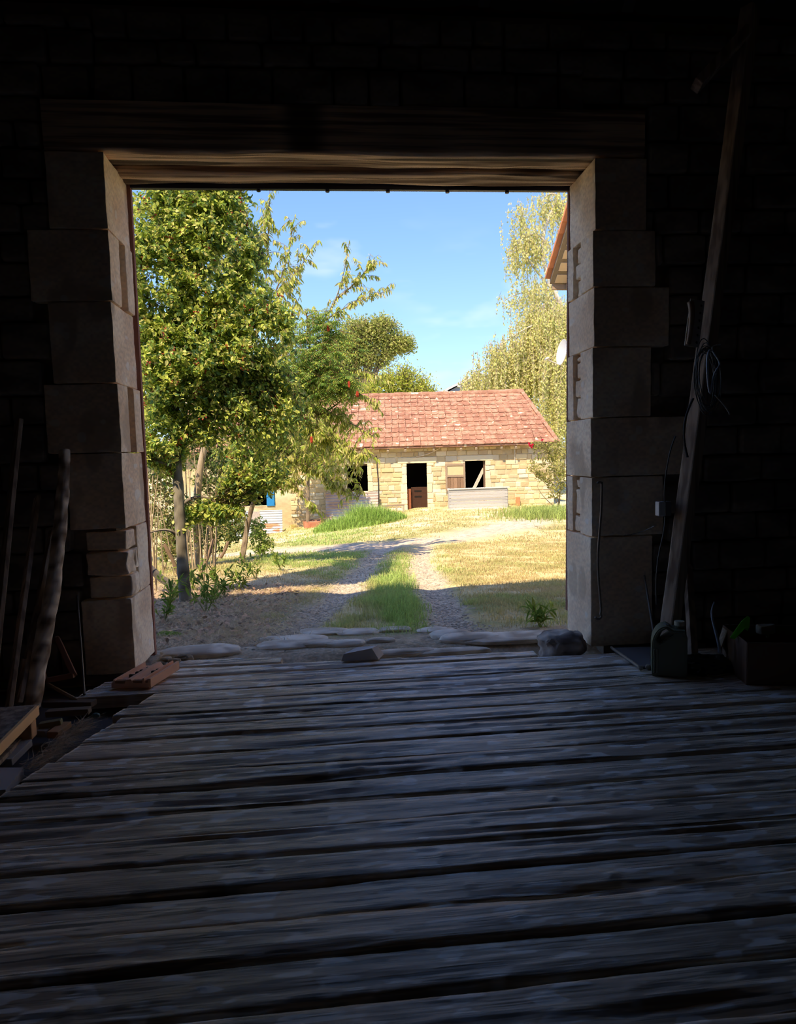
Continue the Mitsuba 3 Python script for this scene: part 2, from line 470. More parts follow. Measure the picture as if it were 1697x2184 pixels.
for i, (zt, zb) in enumerate(zip(RIGHT_Z[:-1], RIGHT_Z[1:])):
    X = RIGHT_X((zt + zb) / 2)
    jit = rng.uniform(-.008, .008)
    if i in (1, 3, 5):
        quoin(X + jit, X + RIGHT_W[i], 0, .27, zb, zt, 200 + i)
        quoin(X + jit - .004, X + .30, .43, .565, zb, zt, 220 + i)
        z = zb + .015
        while z < zt - .05:
            h = min(rng.uniform(.12, .24), zt - .015 - z)
            small_stone(X + .022 + rng.uniform(-.01, .02), X + .22, .285, .42, z, z + h - .014, int(z * 100) + 7)
            z += h
    else:
        quoin(X + jit, X + RIGHT_W[i], 0, .565, zb, zt, 240 + i)

# rubble courses of the inner face, left, right and above
r_ = np.random.default_rng(5)


def rubble_field(x0, x1, z0, z1, skip):
    z = z0
    while z < z1:
        h = r_.uniform(.17, .30)
        x = x0 - r_.uniform(0, .2)
        while x < x1:
            w = r_.uniform(.22, .52)
            a, b = x, min(x + w, x1)
            for lo, hi, sa, sb in skip:
                if z + h > lo + .03 and z < hi - .03:
                    if sa <= a < sb: a = sb
                    if a < sa < b: b = sa
            if b - a > .07:
                v, f = round_box((a + .008, .012 + r_.uniform(-.022, .012), z + .007), (b - .008, .16, min(z + h, z1) - .007), .026, .13, .013, 7, int(r_.integers(1e6)), most=3)
                put(numbered('wall_front__stone'), (v, f), 'rubble', smooth=50)
            x += w
        z += h


rubble_field(-1.75, -.02, -.02, 4.75, [(zb, zt, -LEFT_W[i] if i != 5 else -.34, .2) for i, (zt, zb) in enumerate(zip(LEFT_Z[:-1], LEFT_Z[1:]))] + [(3.8, 4.16, -.42, .2)])
rubble_field(3.56, 5.75, -.02, 4.75, [(zb, zt, 3.4, RIGHT_X((zt + zb) / 2) + RIGHT_W[i]) for i, (zt, zb) in enumerate(zip(RIGHT_Z[:-1], RIGHT_Z[1:]))] + [(3.8, 4.16, 3.4, 4.06)])
rubble_field(-.02, 3.57, 4.15, 4.80, [])

# ---- timber lintel: three old beams side by side
def lintel(y0, y1, z0, seed, tilt=0.0):
    nx = 150
    x = np.linspace(-.40, 4.04, nx)
    prof = [(y0, z0 + .34), (y0, z0 + .03), (y0 + .012, z0 + .006)] + [(y0 + (y1 - y0) * t, z0) for t in np.linspace(.12, .88, 7)] + [(y1 - .012, z0 + .006), (y1, z0 + .03), (y1, z0 + .34)]
    g = np.array([[(xx, a, b) for a, b in prof] for xx in x])
    q = g * [1.1, 20, 20]
    g[..., 2] += (meshkit.fbm(q, 4, seed) - .5) * .035 + (meshkit.fbm(g * [1.4, 3, 1], 2, seed + 4) - .5) * .05 + tilt * (g[..., 0] - 1.8)
    g[..., 1] += (meshkit.fbm(g * [1.2, 0, 2], 3, seed + 8) - .5) * .05
    g[:, 0, 2] = g[:, -1, 2] = z0 + .34
    m = len(prof)
    k = np.arange(nx * m).reshape(nx, m)
    f = np.stack([k[:-1, :-1], k[1:, :-1], k[1:, 1:], k[:-1, 1:]], -1).reshape(-1, 4)
    top = np.stack([k[:-1, -1], k[1:, -1], k[1:, 0], k[:-1, 0]], -1)
    f = np.vstack([f, top])[:, ::-1]
    put(numbered('lintel__beam'), (g.reshape(-1, 3), np.vstack([f[:, [0, 1, 2]], f[:, [0, 2, 3]]])), 'beam_wood', smooth=40)


lintel(.0, .285, 3.815, 301)
lintel(.335, .575, 3.80, 302)
put('lintel__packing', box((-.35, .27, 3.90), (4.0, .35, 4.1)), 'dark_wood', 'dark strip between the beams')
tag('lintel', 'rough brown timber lintel of two old beams over the doorway', kind='structure')
put('trim_1', bar((-.012, .600, -.1), (.010, .600, 3.80), .045, .05, (1, 0, 0), 6, .003, 3), 'matte', 'narrow reddish wooden strip along the outer edge of the left jamb', kind='structure', color=(.34, .16, .12), smooth=30)
put('trim_2', bar((3.612, .60, .15), (3.655, .60, 3.78), .03, .04, (1, 0, 0), 6, .002, 4), 'matte', 'thin reddish strip along the outer edge of the right jamb', kind='structure', color=(.26, .14, .11), smooth=30)
put('trim_3', bar((-.3, .600, 3.795), (3.95, .600, 3.800), .05, .05, (0, 0, 1), 2), 'metal', 'dark steel rail under the outer edge of the lintel', kind='structure', color=(.05, .05, .07))
for x in (1.06, 1.62, 2.12, 2.62, 3.13):
    c = trimesh.creation.cylinder(radius=.017, height=.024, sections=10)
    c.apply_translation((x - .02, .600, 3.770))
    put(numbered('trim_3__bolt'), c, 'metal', color=(.04, .04, .055))

# ---- the rest of the shell
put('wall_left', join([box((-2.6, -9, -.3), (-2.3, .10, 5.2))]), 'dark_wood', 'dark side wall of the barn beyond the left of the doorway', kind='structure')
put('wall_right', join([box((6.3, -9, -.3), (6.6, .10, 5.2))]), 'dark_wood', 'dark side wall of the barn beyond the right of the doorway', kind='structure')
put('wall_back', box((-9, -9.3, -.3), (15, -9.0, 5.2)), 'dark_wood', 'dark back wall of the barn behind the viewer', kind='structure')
EAVE_Y, EAVE_Z, RIDGE_Y = .88, 4.30, -4.2
rise = .84
zr = EAVE_Z + (EAVE_Y - RIDGE_Y) * rise
roof = []
for ya, za, yb, zb in ((EAVE_Y, EAVE_Z, RIDGE_Y, zr), (RIDGE_Y, zr, -9.6, zr - (RIDGE_Y + 9.6) * rise)):
    roof.append(hexa([(-9, ya, za), (15, ya, za), (15, yb, zb), (-9, yb, zb), (-9, ya, za + .16), (15, ya, za + .16), (15, yb, zb + .16), (-9, yb, zb + .16)]))
for x0, x1 in ((-2.6, -2.3), (6.3, 6.6)):
    g = Polygon([(-9.3, 5.0), (.1, 4.8), (RIDGE_Y, zr)])
    m = trimesh.creation.extrude_polygon(g, x1 - x0)
    v = np.array(m.vertices)
    roof.append((np.stack([v[:, 2] + x0, v[:, 0], v[:, 1]], -1), np.array(m.faces)))
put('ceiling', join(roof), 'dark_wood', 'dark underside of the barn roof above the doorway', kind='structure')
for x in np.arange(-1.6, 6.2, 1.1):
    p0, p1 = np.array([x, .05, EAVE_Z + (EAVE_Y - .05) * rise - .08]), np.array([x, RIDGE_Y + .1, zr - .17])
    put(numbered('ceiling__rafter'), bar(p0, p1, .09, .14, (1, 0, 0), 2), 'dark_wood')

# ================================================================== the yard
def make_ground():
    xs = np.unique(np.r_[np.linspace(-140, -12, 30), np.arange(-12, -2, .25), np.arange(-2, 7, .08), np.arange(7, 16, .25), np.linspace(16, 160, 34)])
    ys = np.unique(np.r_[np.r_[.06, .12, .18, .24, .32], np.arange(.40, 7, .08), np.arange(7, 16, .16), np.arange(16, 34, .4), np.linspace(34, 190, 40)])
    X, Y = np.meshgrid(xs, ys, indexing='ij')
    Z = terrain_height(X, Y)
    k = np.arange(X.size).reshape(X.shape)
    q = np.stack([k[:-1, :-1], k[1:, :-1], k[1:, 1:], k[:-1, 1:]], -1).reshape(-1, 4)
    put('ground', (np.stack([X, Y, Z], -1).reshape(-1, 3), np.vstack([q[:, [0, 1, 2]], q[:, [0, 2, 3]]])), 'ground_mat', 'sloping farmyard ground with two gravel wheel tracks, dry grass and soil', kind='structure', smooth=True)


make_ground()


def blades(x, y, h, w, col, lean, r):
    """Grass: each blade two triangles, bent over."""
    n = len(x)
    z = terrain_height(x, y) - .01
    th = r.uniform(0, 2 * np.pi, n)
    d = np.stack([np.cos(th), np.sin(th), 0 * th], -1)
    s = np.stack([-np.sin(th), np.cos(th), 0 * th], -1)
    b = np.stack([x, y, z], -1)
    up = np.array([0, 0, 1.0])
    lean = lean * r.uniform(.3, 1.3, n)
    mid = b + up * (h * .6)[:, None] + d * (h * lean * .35)[:, None]
    tip = b + up * (h * (1 - .25 * lean))[:, None] + d * (h * lean)[:, None]
    v = np.stack([b - s * w[:, None], b + s * w[:, None], mid + s * (w * .7)[:, None], mid - s * (w * .7)[:, None], tip], 1).reshape(-1, 3)
    k = (np.arange(n) * 5)[:, None]
    f = np.vstack([k + [0, 1, 2], k + [0, 2, 3], k + [3, 2, 4]])
    c = np.repeat(col, 5, 0)
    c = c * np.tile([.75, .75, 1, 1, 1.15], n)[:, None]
    return v, f, c


def grow_grass():
    r = np.random.default_rng(31)
    out = []
    for n, y0, y1, hs, ws in ((120000, .75, 5.2, .075, .0028), (90000, 5.2, 12, .075, .0042), (60000, 12, 24, .085, .008)):
        t = r.uniform(0, 1, n)
        y = y0 + (y1 - y0) * t
        x = r.uniform(0, 1, n) * (3.9 + .42 * y + 1.9 + .1 * y) - 1.4 - .24 * y
        q = np.stack([x, y, 0 * x], -1)
        w = meshkit.fbm(q * 1.1, 3, 0)
        p = meshkit.fbm(q * 2.6, 3, 9)
        rut = np.minimum(line_distance(x, y, LEFT_RUT), line_distance(x, y, RIGHT_RUT)) + (p - .5) * .3
        trk = line_distance(x, y, YARD_TRACK) + (w - .5) * 1.6
        dens = np.clip((rut - .20) / .35, 0, 1) * np.where(y > 9.5, np.clip((trk - .8) / .9, 0, 1), 1)
        left = sstep(1.0, -.3, x - .10 * y + (w - .5) * .8) * sstep(9, 5, y)
        dens *= 1 - .80 * left
        dens *= np.clip((p - .28) * 4, .08, 1)
        median = np.exp(-((x - (2.05 + .11 * y)) / .55) ** 2) * (y < 9)
        dens = dens * np.where(y < 1.5, np.clip((y - .85) / .6, 0, 1), 1)
        keep = r.uniform(0, 1, n) < dens
        x, y, p, w, left, median = (a[keep] for a in (x, y, p, w, left, median))
        m = len(x)
        green = np.clip(median * 1.0 + .9 * np.exp(-((x - 1.0 - .02 * y) / 1.6) ** 2) * sstep(5, 9, y) + .55 * np.exp(-((x - 4.0) / .8) ** 2 - ((y - 1.6) / 1.1) ** 2) + (p - .52) * 1.8 - left * .9 + .12, 0, 1)
        green = green * np.where((x > 3.6 + .04 * y) & (y > 3), .55, 1)
        col = np.array([.70, .57, .31]) * (1 - green[:, None]) + np.array([.47, .64, .20]) * green[:, None]
        col = col * r.uniform(.65, 1.3, (m, 1))
        h = hs * r.uniform(.5, 1.5, m) * (.7 + .9 * median * sstep(.5, 3, y) + .25 * green)
        out.append(blades(x, y, h, ws * r.uniform(.7, 1.4, m), col, .7, r))
    v, f, c = join(out)
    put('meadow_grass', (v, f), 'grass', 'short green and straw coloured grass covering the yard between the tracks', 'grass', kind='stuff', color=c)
    # the lush clump by the far building
    n = 9000
    a, rr = r.uniform(0, 2 * np.pi, n), np.sqrt(r.uniform(0, 1, n))
    x, y = 2.55 + 1.75 * rr * np.cos(a), 20.3 + .9 * rr * np.sin(a)
    h = .78 * (1 - .75 * rr ** 2) * r.uniform(.35, 1.15, n) * (.6 + .8 * meshkit.noise(np.stack([x * 2.3, y * 2.3, 0 * x], -1), 4))
    col = np.array([.42, .60, .16]) * r.uniform(.5, 1.4, (n, 1))
    v, f, c = blades(x, y, h, r.uniform(.006, .013, n), col, .55, r)
    put('tall_grass', (v, f), 'grass', 'lush bright green clump of tall grass in front of the stone barn', 'grass', kind='stuff', color=c)
    n = 3500
    x, y = r.normal(9.3, .9, n), r.normal(18.6, .9, n)
    v, f, c = blades(x, y, .4 * r.uniform(.4, 1.2, n), r.uniform(.006, .012, n), np.array([.42, .52, .16]) * r.uniform(.6, 1.4, (n, 1)), .6, r)
    put('weeds', (v, f), 'grass', 'patch of green weeds at the right end of the yard by the doorway edge', 'weeds', kind='stuff', color=c)
    # dry grass and bracken litter at the left
    n = 30000
    x, y = r.uniform(-2.2, 1.6, n), .75 + 5 * r.uniform(0, 1, n) ** 1.3
    keep = (x - .12 * y + r.normal(0, .25, n)) < .85
    x, y = x[keep], y[keep]
    n = len(x)
    th, L = r.uniform(0, np.pi, n), r.uniform(.03, .13, n)
    z = terrain_height(x, y) + r.uniform(.0, .035, n)
    d = np.stack([np.cos(th), np.sin(th), r.uniform(-.15, .35, n)], -1) * L[:, None]
    s = np.stack([-np.sin(th), np.cos(th), 0 * th], -1) * r.uniform(.002, .006, n)[:, None]
    b = np.stack([x, y, z], -1)
    v = np.stack([b - s, b + s, b + d], 1).reshape(-1, 3)
    f = np.arange(3 * n).reshape(-1, 3)
    c = np.repeat(np.array([.84, .69, .49]) * r.uniform(.45, 1.15, (n, 1)), 3, 0)
    put('straw_litter', (v, f), 'grass', 'pale dry grass stalks strewn over the soil left of the track', 'straw', kind='stuff', color=c)
    n = 5200
    x, y = r.uniform(-2.2, 1.1, n), .9 + 4.6 * r.uniform(0, 1, n)
    keep = (x - .12 * y + r.normal(0, .25, n)) < .55
    x, y = x[keep], y[keep]
    n = len(x)
    v, f = leaf_cloud(np.stack([x, y, terrain_height(x, y) + r.uniform(.005, .03, n)], -1), unit(r.normal(0, 1, (n, 3)) * [1, 1, .25]), unit(r.normal(0, .5, (n, 3)) + [0, 0, 1]), r.uniform(.035, .085, n), OVAL)
    c = np.repeat(np.array([.52, .37, .27])[None] * r.uniform(.2, 1.75, (n, 1)) + r.uniform(0, .1, (n, 1)), len(OVAL[0]), 0)
    put('leaf_litter', (v, f), 'grass', 'brown fallen leaves covering the ground under the trees on the left', 'fallen leaves', kind='stuff', color=c)
    n = 5000
    lines = [LEFT_RUT, RIGHT_RUT]
    pts = []
    for ln in lines:
        ln = np.array(ln)
        k = r.integers(0, len(ln) - 2, n // 2)
        t = r.uniform(0, 1, n // 2)[:, None]
        pts.append(ln[k] * (1 - t) + ln[k + 1] * t + r.normal(0, .13, (n // 2, 2)))
    p = np.vstack(pts)
    ico = trimesh.creation.icosahedron()
    s = r.uniform(.006, .020, len(p))
    v = (np.array(ico.vertices)[None] * np.stack([s, s, s * .6], -1)[:, None] * r.uniform(.7, 1.3, (len(p), 12, 1)) + np.stack([p[:, 0], p[:, 1], terrain_height(p[:, 0], p[:, 1])], -1)[:, None]).reshape(-1, 3)
    f = (np.array(ico.faces)[None] + 12 * np.arange(len(p))[:, None, None]).reshape(-1, 3)
    c = np.repeat(np.array([.50, .43, .35]) * r.uniform(.5, 1.35, (len(p), 1)), 12, 0)
    put('gravel', (v, f), 'matte', 'small grey stones lying loose in the two wheel tracks', 'gravel', kind='stuff', color=c)


def unit(v):
    return v / (np.linalg.norm(v, axis=-1, keepdims=True) + 1e-12)


# leaves: (corners, triangles); along +x, unit length
OVAL = (np.array([(0, 0, 0), (.35, -.27, .05), (.75, -.20, .03), (1, 0, -.08), (.75, .20, .03), (.35, .27, .05), (.5, 0, -.03)]), np.array([(0, 1, 6), (1, 2, 6), (2, 3, 6), (3, 4, 6), (4, 5, 6), (5, 0, 6)]))
LANCE = (np.array([(0, 0, 0), (.3, -.12, .0), (.3, .12, .0), (.68, -.10, -.07), (.68, .10, -.07), (1, 0, -.22)]), np.array([(0, 1, 2), (1, 3, 4), (1, 4, 2), (3, 5, 4)]))
CHIP = (np.array([(0, 0, 0), (.5, -.32, .04), (1, 0, 0), (.5, .32, .04)]), np.array([(0, 1, 2), (0, 2, 3)]))


def leaf_cloud(p, d, n, s, shape):
    """Leaves at p along d with upper side n and length s, as one mesh."""
    b = unit(np.cross(n, d))
    n = np.cross(d, b)
    t, f = shape
    v = p[:, None] + s[:, None, None] * (t[None, :, :1] * d[:, None] + t[None, :, 1:2] * b[:, None] + t[None, :, 2:] * n[:, None])
    return v.reshape(-1, 3), (f[None] + len(t) * np.arange(len(p))[:, None, None]).reshape(-1, 3)


def leaf_frames(p, d, n, s):
    b = unit(np.cross(n, d))
    n = np.cross(d, b)
    m = np.tile(np.eye(4), (len(p), 1, 1))
    m[:, :3, 0], m[:, :3, 1], m[:, :3, 2], m[:, :3, 3] = d * s[:, None], b * s[:, None], n * s[:, None], p
    return m


def foliage(key, p, d, n, s, shape, cols, spread, r, single=0, name='leaf', mat='leaf', eye=True):
    """The leaves that show largest as parts of their own, the others as one part."""
    c = np.asarray(cols)[r.integers(0, len(cols), len(p))] * r.uniform(1 - spread, 1 + spread, (len(p), 1))
    if single:
        vd = p - EYE
        size = s / np.linalg.norm(vd, axis=1)
        px = vd @ np.array([.9951, -.0971, -.0284]) / (vd @ FORWARD)
        pz = vd @ UP / (vd @ FORWARD)
        size = size * ((px > -.385) & (px < .25) & (pz < .47))
        pick = np.argsort(-size * r.uniform(.6, 1, len(p)))[:single]
        fr = leaf_frames(p[pick], d[pick], n[pick], s[pick])
        shared = [mikit.ply(shape, mat, False, color=np.tile(np.asarray(k, float), (len(shape[0]), 1))) for k in cols]
        for m, k in zip(fr, r.integers(0, len(cols), single)):
            scene[numbered(f'{key}__{name}')] = {**shared[k], 'to_world': T(m.tolist())}
        rest = np.setdiff1d(np.arange(len(p)), pick)
        p, d, n, s, c = p[rest], d[rest], n[rest], s[rest], c[rest]
    v, f = leaf_cloud(p, d, n, s, shape)
    put(f'{key}__foliage', (v, f), mat, kind='stuff', color=np.repeat(c, len(shape[0]), 0))


def grow_limbs(limbs, r, k=7):
    """Smooth paths through the given points, and sample points on them: (paths, points)."""
    paths = [smooth_path(l, k) for l in limbs]
    return paths, np.vstack(paths)


def twigs_into(blobs, counts, sample, r, reach=1.6, shell=.45, sag=0.0, k=7):
    """Twigs from the limbs out into the crown, each a path of k points."""
    tree = cKDTree(sample)
    out = []
    for (c, rad), n in zip(blobs, counts):
        e = unit(r.normal(0, 1, (n, 3))) * (shell + (1 - shell) * r.uniform(0, 1, (n, 1)) ** .6) * np.asarray(rad) + np.asarray(c)
        _, i = tree.query(e + r.normal(0, .15, e.shape))
        a = sample[i]
        L = np.linalg.norm(e - a, axis=1, keepdims=True)
        a = e + (a - e) * np.minimum(1, reach / np.maximum(L, 1e-6))
        t = np.linspace(0, 1, k)[None, :, None]
        bend = r.normal(0, .10, (n, 1, 3)) * L[:, None] + np.array([0, 0, .10]) * L[:, None]
        out.append(a[:, None] * (1 - t) + e[:, None] * t + bend * (t * (1 - t) * 4) - np.array([0, 0, sag]) * t ** 2)
    return np.vstack(out)


def along(tw, n, r, t0=.25):
    """n leaf places on each twig: (points, directions)."""
    m, k = tw.shape[:2]
    t = r.uniform(t0, 1, (m, n)) * (k - 1)
    i = np.minimum(t.astype(int), k - 2)
    w = (t - i)[..., None]
    j = np.arange(m)[:, None]
    p = tw[j, i] * (1 - w) + tw[j, i + 1] * w
    return p.reshape(-1, 3), unit(tw[j, i + 1] - tw[j, i]).reshape(-1, 3)


def twig_mesh(tw, r0, r1):
    n, k = tw.shape[:2]
    th = np.arange(3) * 2 * np.pi / 3
    rad = np.linspace(r0, r1, k)[None, :, None, None]
    ring = np.stack([np.cos(th), np.sin(th), 0 * th], -1)[None, None]
    d = unit(tw[:, -1] - tw[:, 0])
    a = unit(np.cross(d, np.array([.3, .5, .8])))
    b = np.cross(d, a)
    v = tw[:, :, None] + rad * (ring[..., :1] * a[:, None, None] + ring[..., 1:2] * b[:, None, None])
    base = (np.arange(n)[:, None] * k + np.arange(k - 1)[None]) * 3
    f = []
    for i in range(3):
        j = (i + 1) % 3
        f += [np.stack([base + i, base + j, base + 3 + j], -1), np.stack([base + i, base + 3 + j, base + 3 + i], -1)]
    return v.reshape(-1, 3), np.concatenate([q.reshape(-1, 3) for q in f])


def bark(key, path, rad, a, b, freq=14, seed=0, n=9):
    v, f = tube(path, rad, n)
    put(key, (v, f), 'matte', smooth=True, color=speckle(v, a, b, freq, seed))


# ---- the berried tree beside the doorway
def berry_tree():
    r = np.random.default_rng(41)
    key = 'berry_tree'
    trunk = smooth_path([(-0.456, 4.013, -0.389), (-0.478, 4.035, 0.534), (-0.475, 4.035, 1.470), (-0.459, 4.033, 2.207), (-0.433, 4.081, 3.301), (-0.347, 4.123, 4.383), (-0.211, 4.210, 5.709)], 9)
    bark(f'{key}__trunk', trunk, np.linspace(.085, .022, len(trunk)) * (1 + .05 * r.normal(0, 1, len(trunk))), (.085, .075, .055), (.34, .31, .24), 9, 3, 12)
    limbs = [[(-0.476, 4.035, 1.901), (-0.177, 4.006, 2.199), (0.190, 4.072, 2.502), (0.688, 4.125, 2.806)], [(-0.432, 4.030, 2.691), (-0.059, 3.995, 3.282), (0.393, 3.952, 3.863), (0.762, 4.018, 4.234)],
             [(-0.421, 4.080, 3.301), (0.002, 3.889, 4.082), (0.277, 3.863, 4.825)], [(-0.475, 4.035, 1.470), (-0.679, 3.953, 1.570), (-0.893, 3.873, 1.607)], [(-0.437, 4.031, 2.812), (-0.636, 3.949, 3.339), (-0.744, 3.859, 4.076)],
             [(-0.453, 4.033, 2.084), (-0.738, 4.160, 2.467), (-1.032, 4.188, 2.720)], [(-0.360, 4.124, 4.147), (-0.471, 4.135, 4.975), (-0.537, 4.141, 5.904)], [(-0.466, 4.034, 0.973), (-0.194, 4.108, 1.084), (0.095, 4.181, 0.910)], [(-0.536, 4.040, 0.599), (-0.669, 3.953, 0.677), (-0.919, 3.976, 0.622)],
             [(-0.442, 4.032, 2.389), (0.051, 3.884, 2.726), (0.617, 3.831, 3.245), (1.033, 3.892, 3.311)]]
    paths, sample = grow_limbs(limbs, r)
    for q in paths:
        bark(numbered(f'{key}__branch'), q, np.linspace(.026, .008, len(q)), (.13, .105, .08), (.28, .25, .20), 16, 5, 6)
    sample = np.vstack([sample, trunk[20:]])
    px = .0062
    blobs = [((-0.266, 3.914, 4.610), (.68, .6, .6)), ((-0.588, 3.844, 3.726), (.5, .6, .85)), ((0.120, 3.878, 4.079), (.7, .6, .8)), ((-0.180, 3.906, 2.911), (.75, .65, .65)), ((0.510, 3.941, 3.146), (.68, .6, .75)),
             ((0.295, 4.062, 2.130), (.62, .5, .5)), ((-0.654, 4.052, 1.906), (.45, .5, .55)), ((-0.013, 4.292, 0.834), (.42, .4, .15)), ((-0.129, 4.102, 5.720), (.8, .8, .8)), ((-0.531, 3.839, 2.671), (.45, .5, .6)), ((0.840, 4.211, 2.188), (.5, .5, .55)), ((0.339, 3.857, 4.880), (.38, .4, .4)), ((0.613, 4.233, 1.369), (.45, .4, .28))]
    counts = [300, 300, 360, 350, 340, 260, 210, 110, 200, 200, 220, 140, 160]
    tw = twigs_into(blobs, counts, sample, r, .75)
    put(f'{key}__twigs', twig_mesh(tw, .006, .0018), 'matte', kind='stuff', color=(.17, .13, .085))
    p, d = along(tw, 24, r)
    d = unit(d * .5 + r.normal(0, .6, d.shape) + [0, 0, -.1])
    n = unit(r.normal(0, .55, d.shape) + [-.1, -.35, .8])
    s = r.uniform(.045, .082, len(p))
    cols = [(.68, .74, .18), (.54, .64, .13), (.30, .46, .11), (.82, .80, .30), (.17, .29, .13), (.62, .70, .16)]
    foliage(key, p + r.normal(0, .02, p.shape), d, n, s, OVAL, cols, .3, r, 300)
    p, d = along(tw[::8], 1, r, .6)
    ico = trimesh.creation.icosphere(subdivisions=1, radius=.011)
    q = (p[:, None, None] + r.normal(0, .022, (len(p), 5, 1, 3)) + np.array(ico.vertices)[None, None]).reshape(-1, 3)
    f = (np.array(ico.faces)[None] + 42 * np.arange(len(p) * 5)[:, None, None]).reshape(-1, 3)
    put(f'{key}__berries', (q, f), 'satin', 'red berries in small bunches', kind='stuff', color=(.36, .05, .025))
    tag(key, 'tall berried tree with a straight mossy trunk beside the left jamb of the doorway', 'tree')


berry_tree()


def drooping_shoot(path, n, r, size=.13):
    """Long leaves hanging in pairs from a shoot."""
    q = smooth_path(path, 6)[None]
    p, d = along(q, n, r, .08)
    side = unit(np.cross(d, [0, 0, 1.0])) * r.choice([-1, 1], (len(p), 1))
    ld = unit(d * .25 + side * r.uniform(.25, .8, (len(p), 1)) + r.normal(0, .2, p.shape) + np.array([0, 0, -1]) * r.uniform(.35, 1.2, (len(p), 1)))
    nn = unit(np.cross(ld, np.cross([0, 0, 1.0], ld)) + r.normal(0, .45, p.shape) + [0, -.3, .2])
    return q[0], p, ld, nn, size * r.uniform(.6, 1.15, len(p))


def cherry_tree():
    r = np.random.default_rng(43)
    key = 'cherry_tree'
    trunk = smooth_path([(-1.436, 10.052, -0.791), (-1.385, 9.947, 0.563), (-1.073, 9.716, 1.969), (-0.371, 9.349, 3.293), (0.276, 9.086, 4.376)], 8)
    bark(f'{key}__trunk', trunk, np.linspace(.10, .035, len(trunk)), (.30, .23, .15), (.55, .46, .34), 9, 8, 10)
    limbs = [[(0.276, 9.086, 4.376), (0.444, 8.869, 5.606), (0.552, 8.759, 6.801)], [(-0.371, 9.349, 3.293), (-0.136, 8.924, 5.079), (-0.178, 8.828, 6.769)], [(0.276, 9.086, 4.376), (0.805, 8.835, 5.415), (0.954, 8.721, 6.188)], [(0.276, 9.086, 4.376), (0.883, 8.828, 5.050), (1.356, 8.582, 5.657)],
             [(-0.153, 9.227, 3.560), (1.120, 8.705, 3.929), (1.745, 8.445, 4.596), (2.053, 8.315, 5.693)], [(1.120, 8.705, 3.929), (1.875, 8.432, 4.413), (2.823, 8.142, 4.716)], [(1.745, 8.445, 4.596), (2.162, 8.305, 4.916), (2.463, 8.176, 5.233)],
             [(-0.371, 9.349, 3.293), (0.990, 8.717, 3.013), (1.910, 8.329, 2.866), (2.566, 8.066, 2.380)], [(-0.608, 9.471, 2.731), (0.773, 8.738, 2.275), (1.779, 8.241, 1.773), (2.397, 7.981, 1.527)], [(-0.838, 9.594, 2.354), (0.554, 8.859, 1.719), (1.389, 8.378, 1.139), (2.057, 8.013, 0.767)],
             [(-0.969, 9.707, 2.065), (0.148, 9.098, 1.540), (0.907, 8.625, 0.863), (1.132, 8.503, 0.534)], [(-0.371, 9.349, 3.293), (1.094, 8.707, 3.287), (2.105, 8.310, 3.222), (2.501, 8.172, 2.974)], [(-0.371, 9.349, 3.293), (0.971, 8.820, 2.649), (1.891, 8.431, 2.234), (2.422, 8.180, 1.891)]]
    paths, sample = grow_limbs(limbs, r)
    for q in paths:
        bark(numbered(f'{key}__branch'), q, np.linspace(.020, .005, len(q)), (.17, .12, .085), (.32, .25, .18), 14, 5, 5)
    P, D_, N_, S_ = [], [], [], []
    shoots = []
    for k, q in enumerate(paths):                                             # short side shoots, fans towards the tips
        for t in np.linspace(.25, .97, 13 if k < 7 else 15):
            o = q[int(t * (len(q) - 1))]
            dr_ = q[-1] - q[0]
            e = o + unit(dr_ * .45 + r.normal(0, .75, 3) * np.linalg.norm(dr_) * .6 + np.array([0, 0, -.25 if k >= 7 else .1])) * r.uniform(.22, .55) * (1.2 - .5 * t)
            shoots.append([o, (o + e) / 2 + [0, 0, .05], e])
        q2, p, d, n, s = drooping_shoot(q[int(len(q) * .35):], 60 if k < 7 else 85, r, .125)
        P.append(p), D_.append(d), N_.append(n), S_.append(s)
    blobs = [((0.675, 8.948, 4.714), (.6, .7, .7)), ((0.964, 8.619, 2.265), (.95, .8, .75)), ((0.234, 9.090, 3.441), (.8, .8, .9)), ((0.451, 8.768, 1.345), (.8, .6, .4)), ((1.679, 8.351, 1.500), (.5, .5, .55)), ((1.542, 8.464, 2.794), (.6, .6, .6)), ((-0.545, 9.164, 4.955), (.6, .6, 1.1)), ((0.367, 8.877, 5.968), (.35, .4, .55))]
    tw = twigs_into(blobs, [60, 190, 160, 130, 110, 90, 110, 40], sample, r, 1.0, .5, .12)
    shoots = np.vstack([np.array([smooth_path(s, 3) for s in shoots]), tw])
    put(f'{key}__twigs', twig_mesh(shoots, .007, .002), 'matte', kind='stuff', color=(.20, .145, .10))
    for s_ in shoots:
        q2, p, d, n, s = drooping_shoot(s_[[0, 3, 6]], 19, r, .13)
        P.append(p), D_.append(d), N_.append(n), S_.append(s)
    p, d, n, s = map(np.concatenate, (P, D_, N_, S_))
    cols = [(.66, .66, .19), (.50, .58, .12), (.78, .70, .32), (.36, .48, .09), (.58, .60, .24)]
    foliage(key, p, d, n, s, LANCE, cols, .3, r, 300)
    tag(key, 'cherry tree with long drooping pale green leaves reaching into the blue sky', 'tree')


cherry_tree()


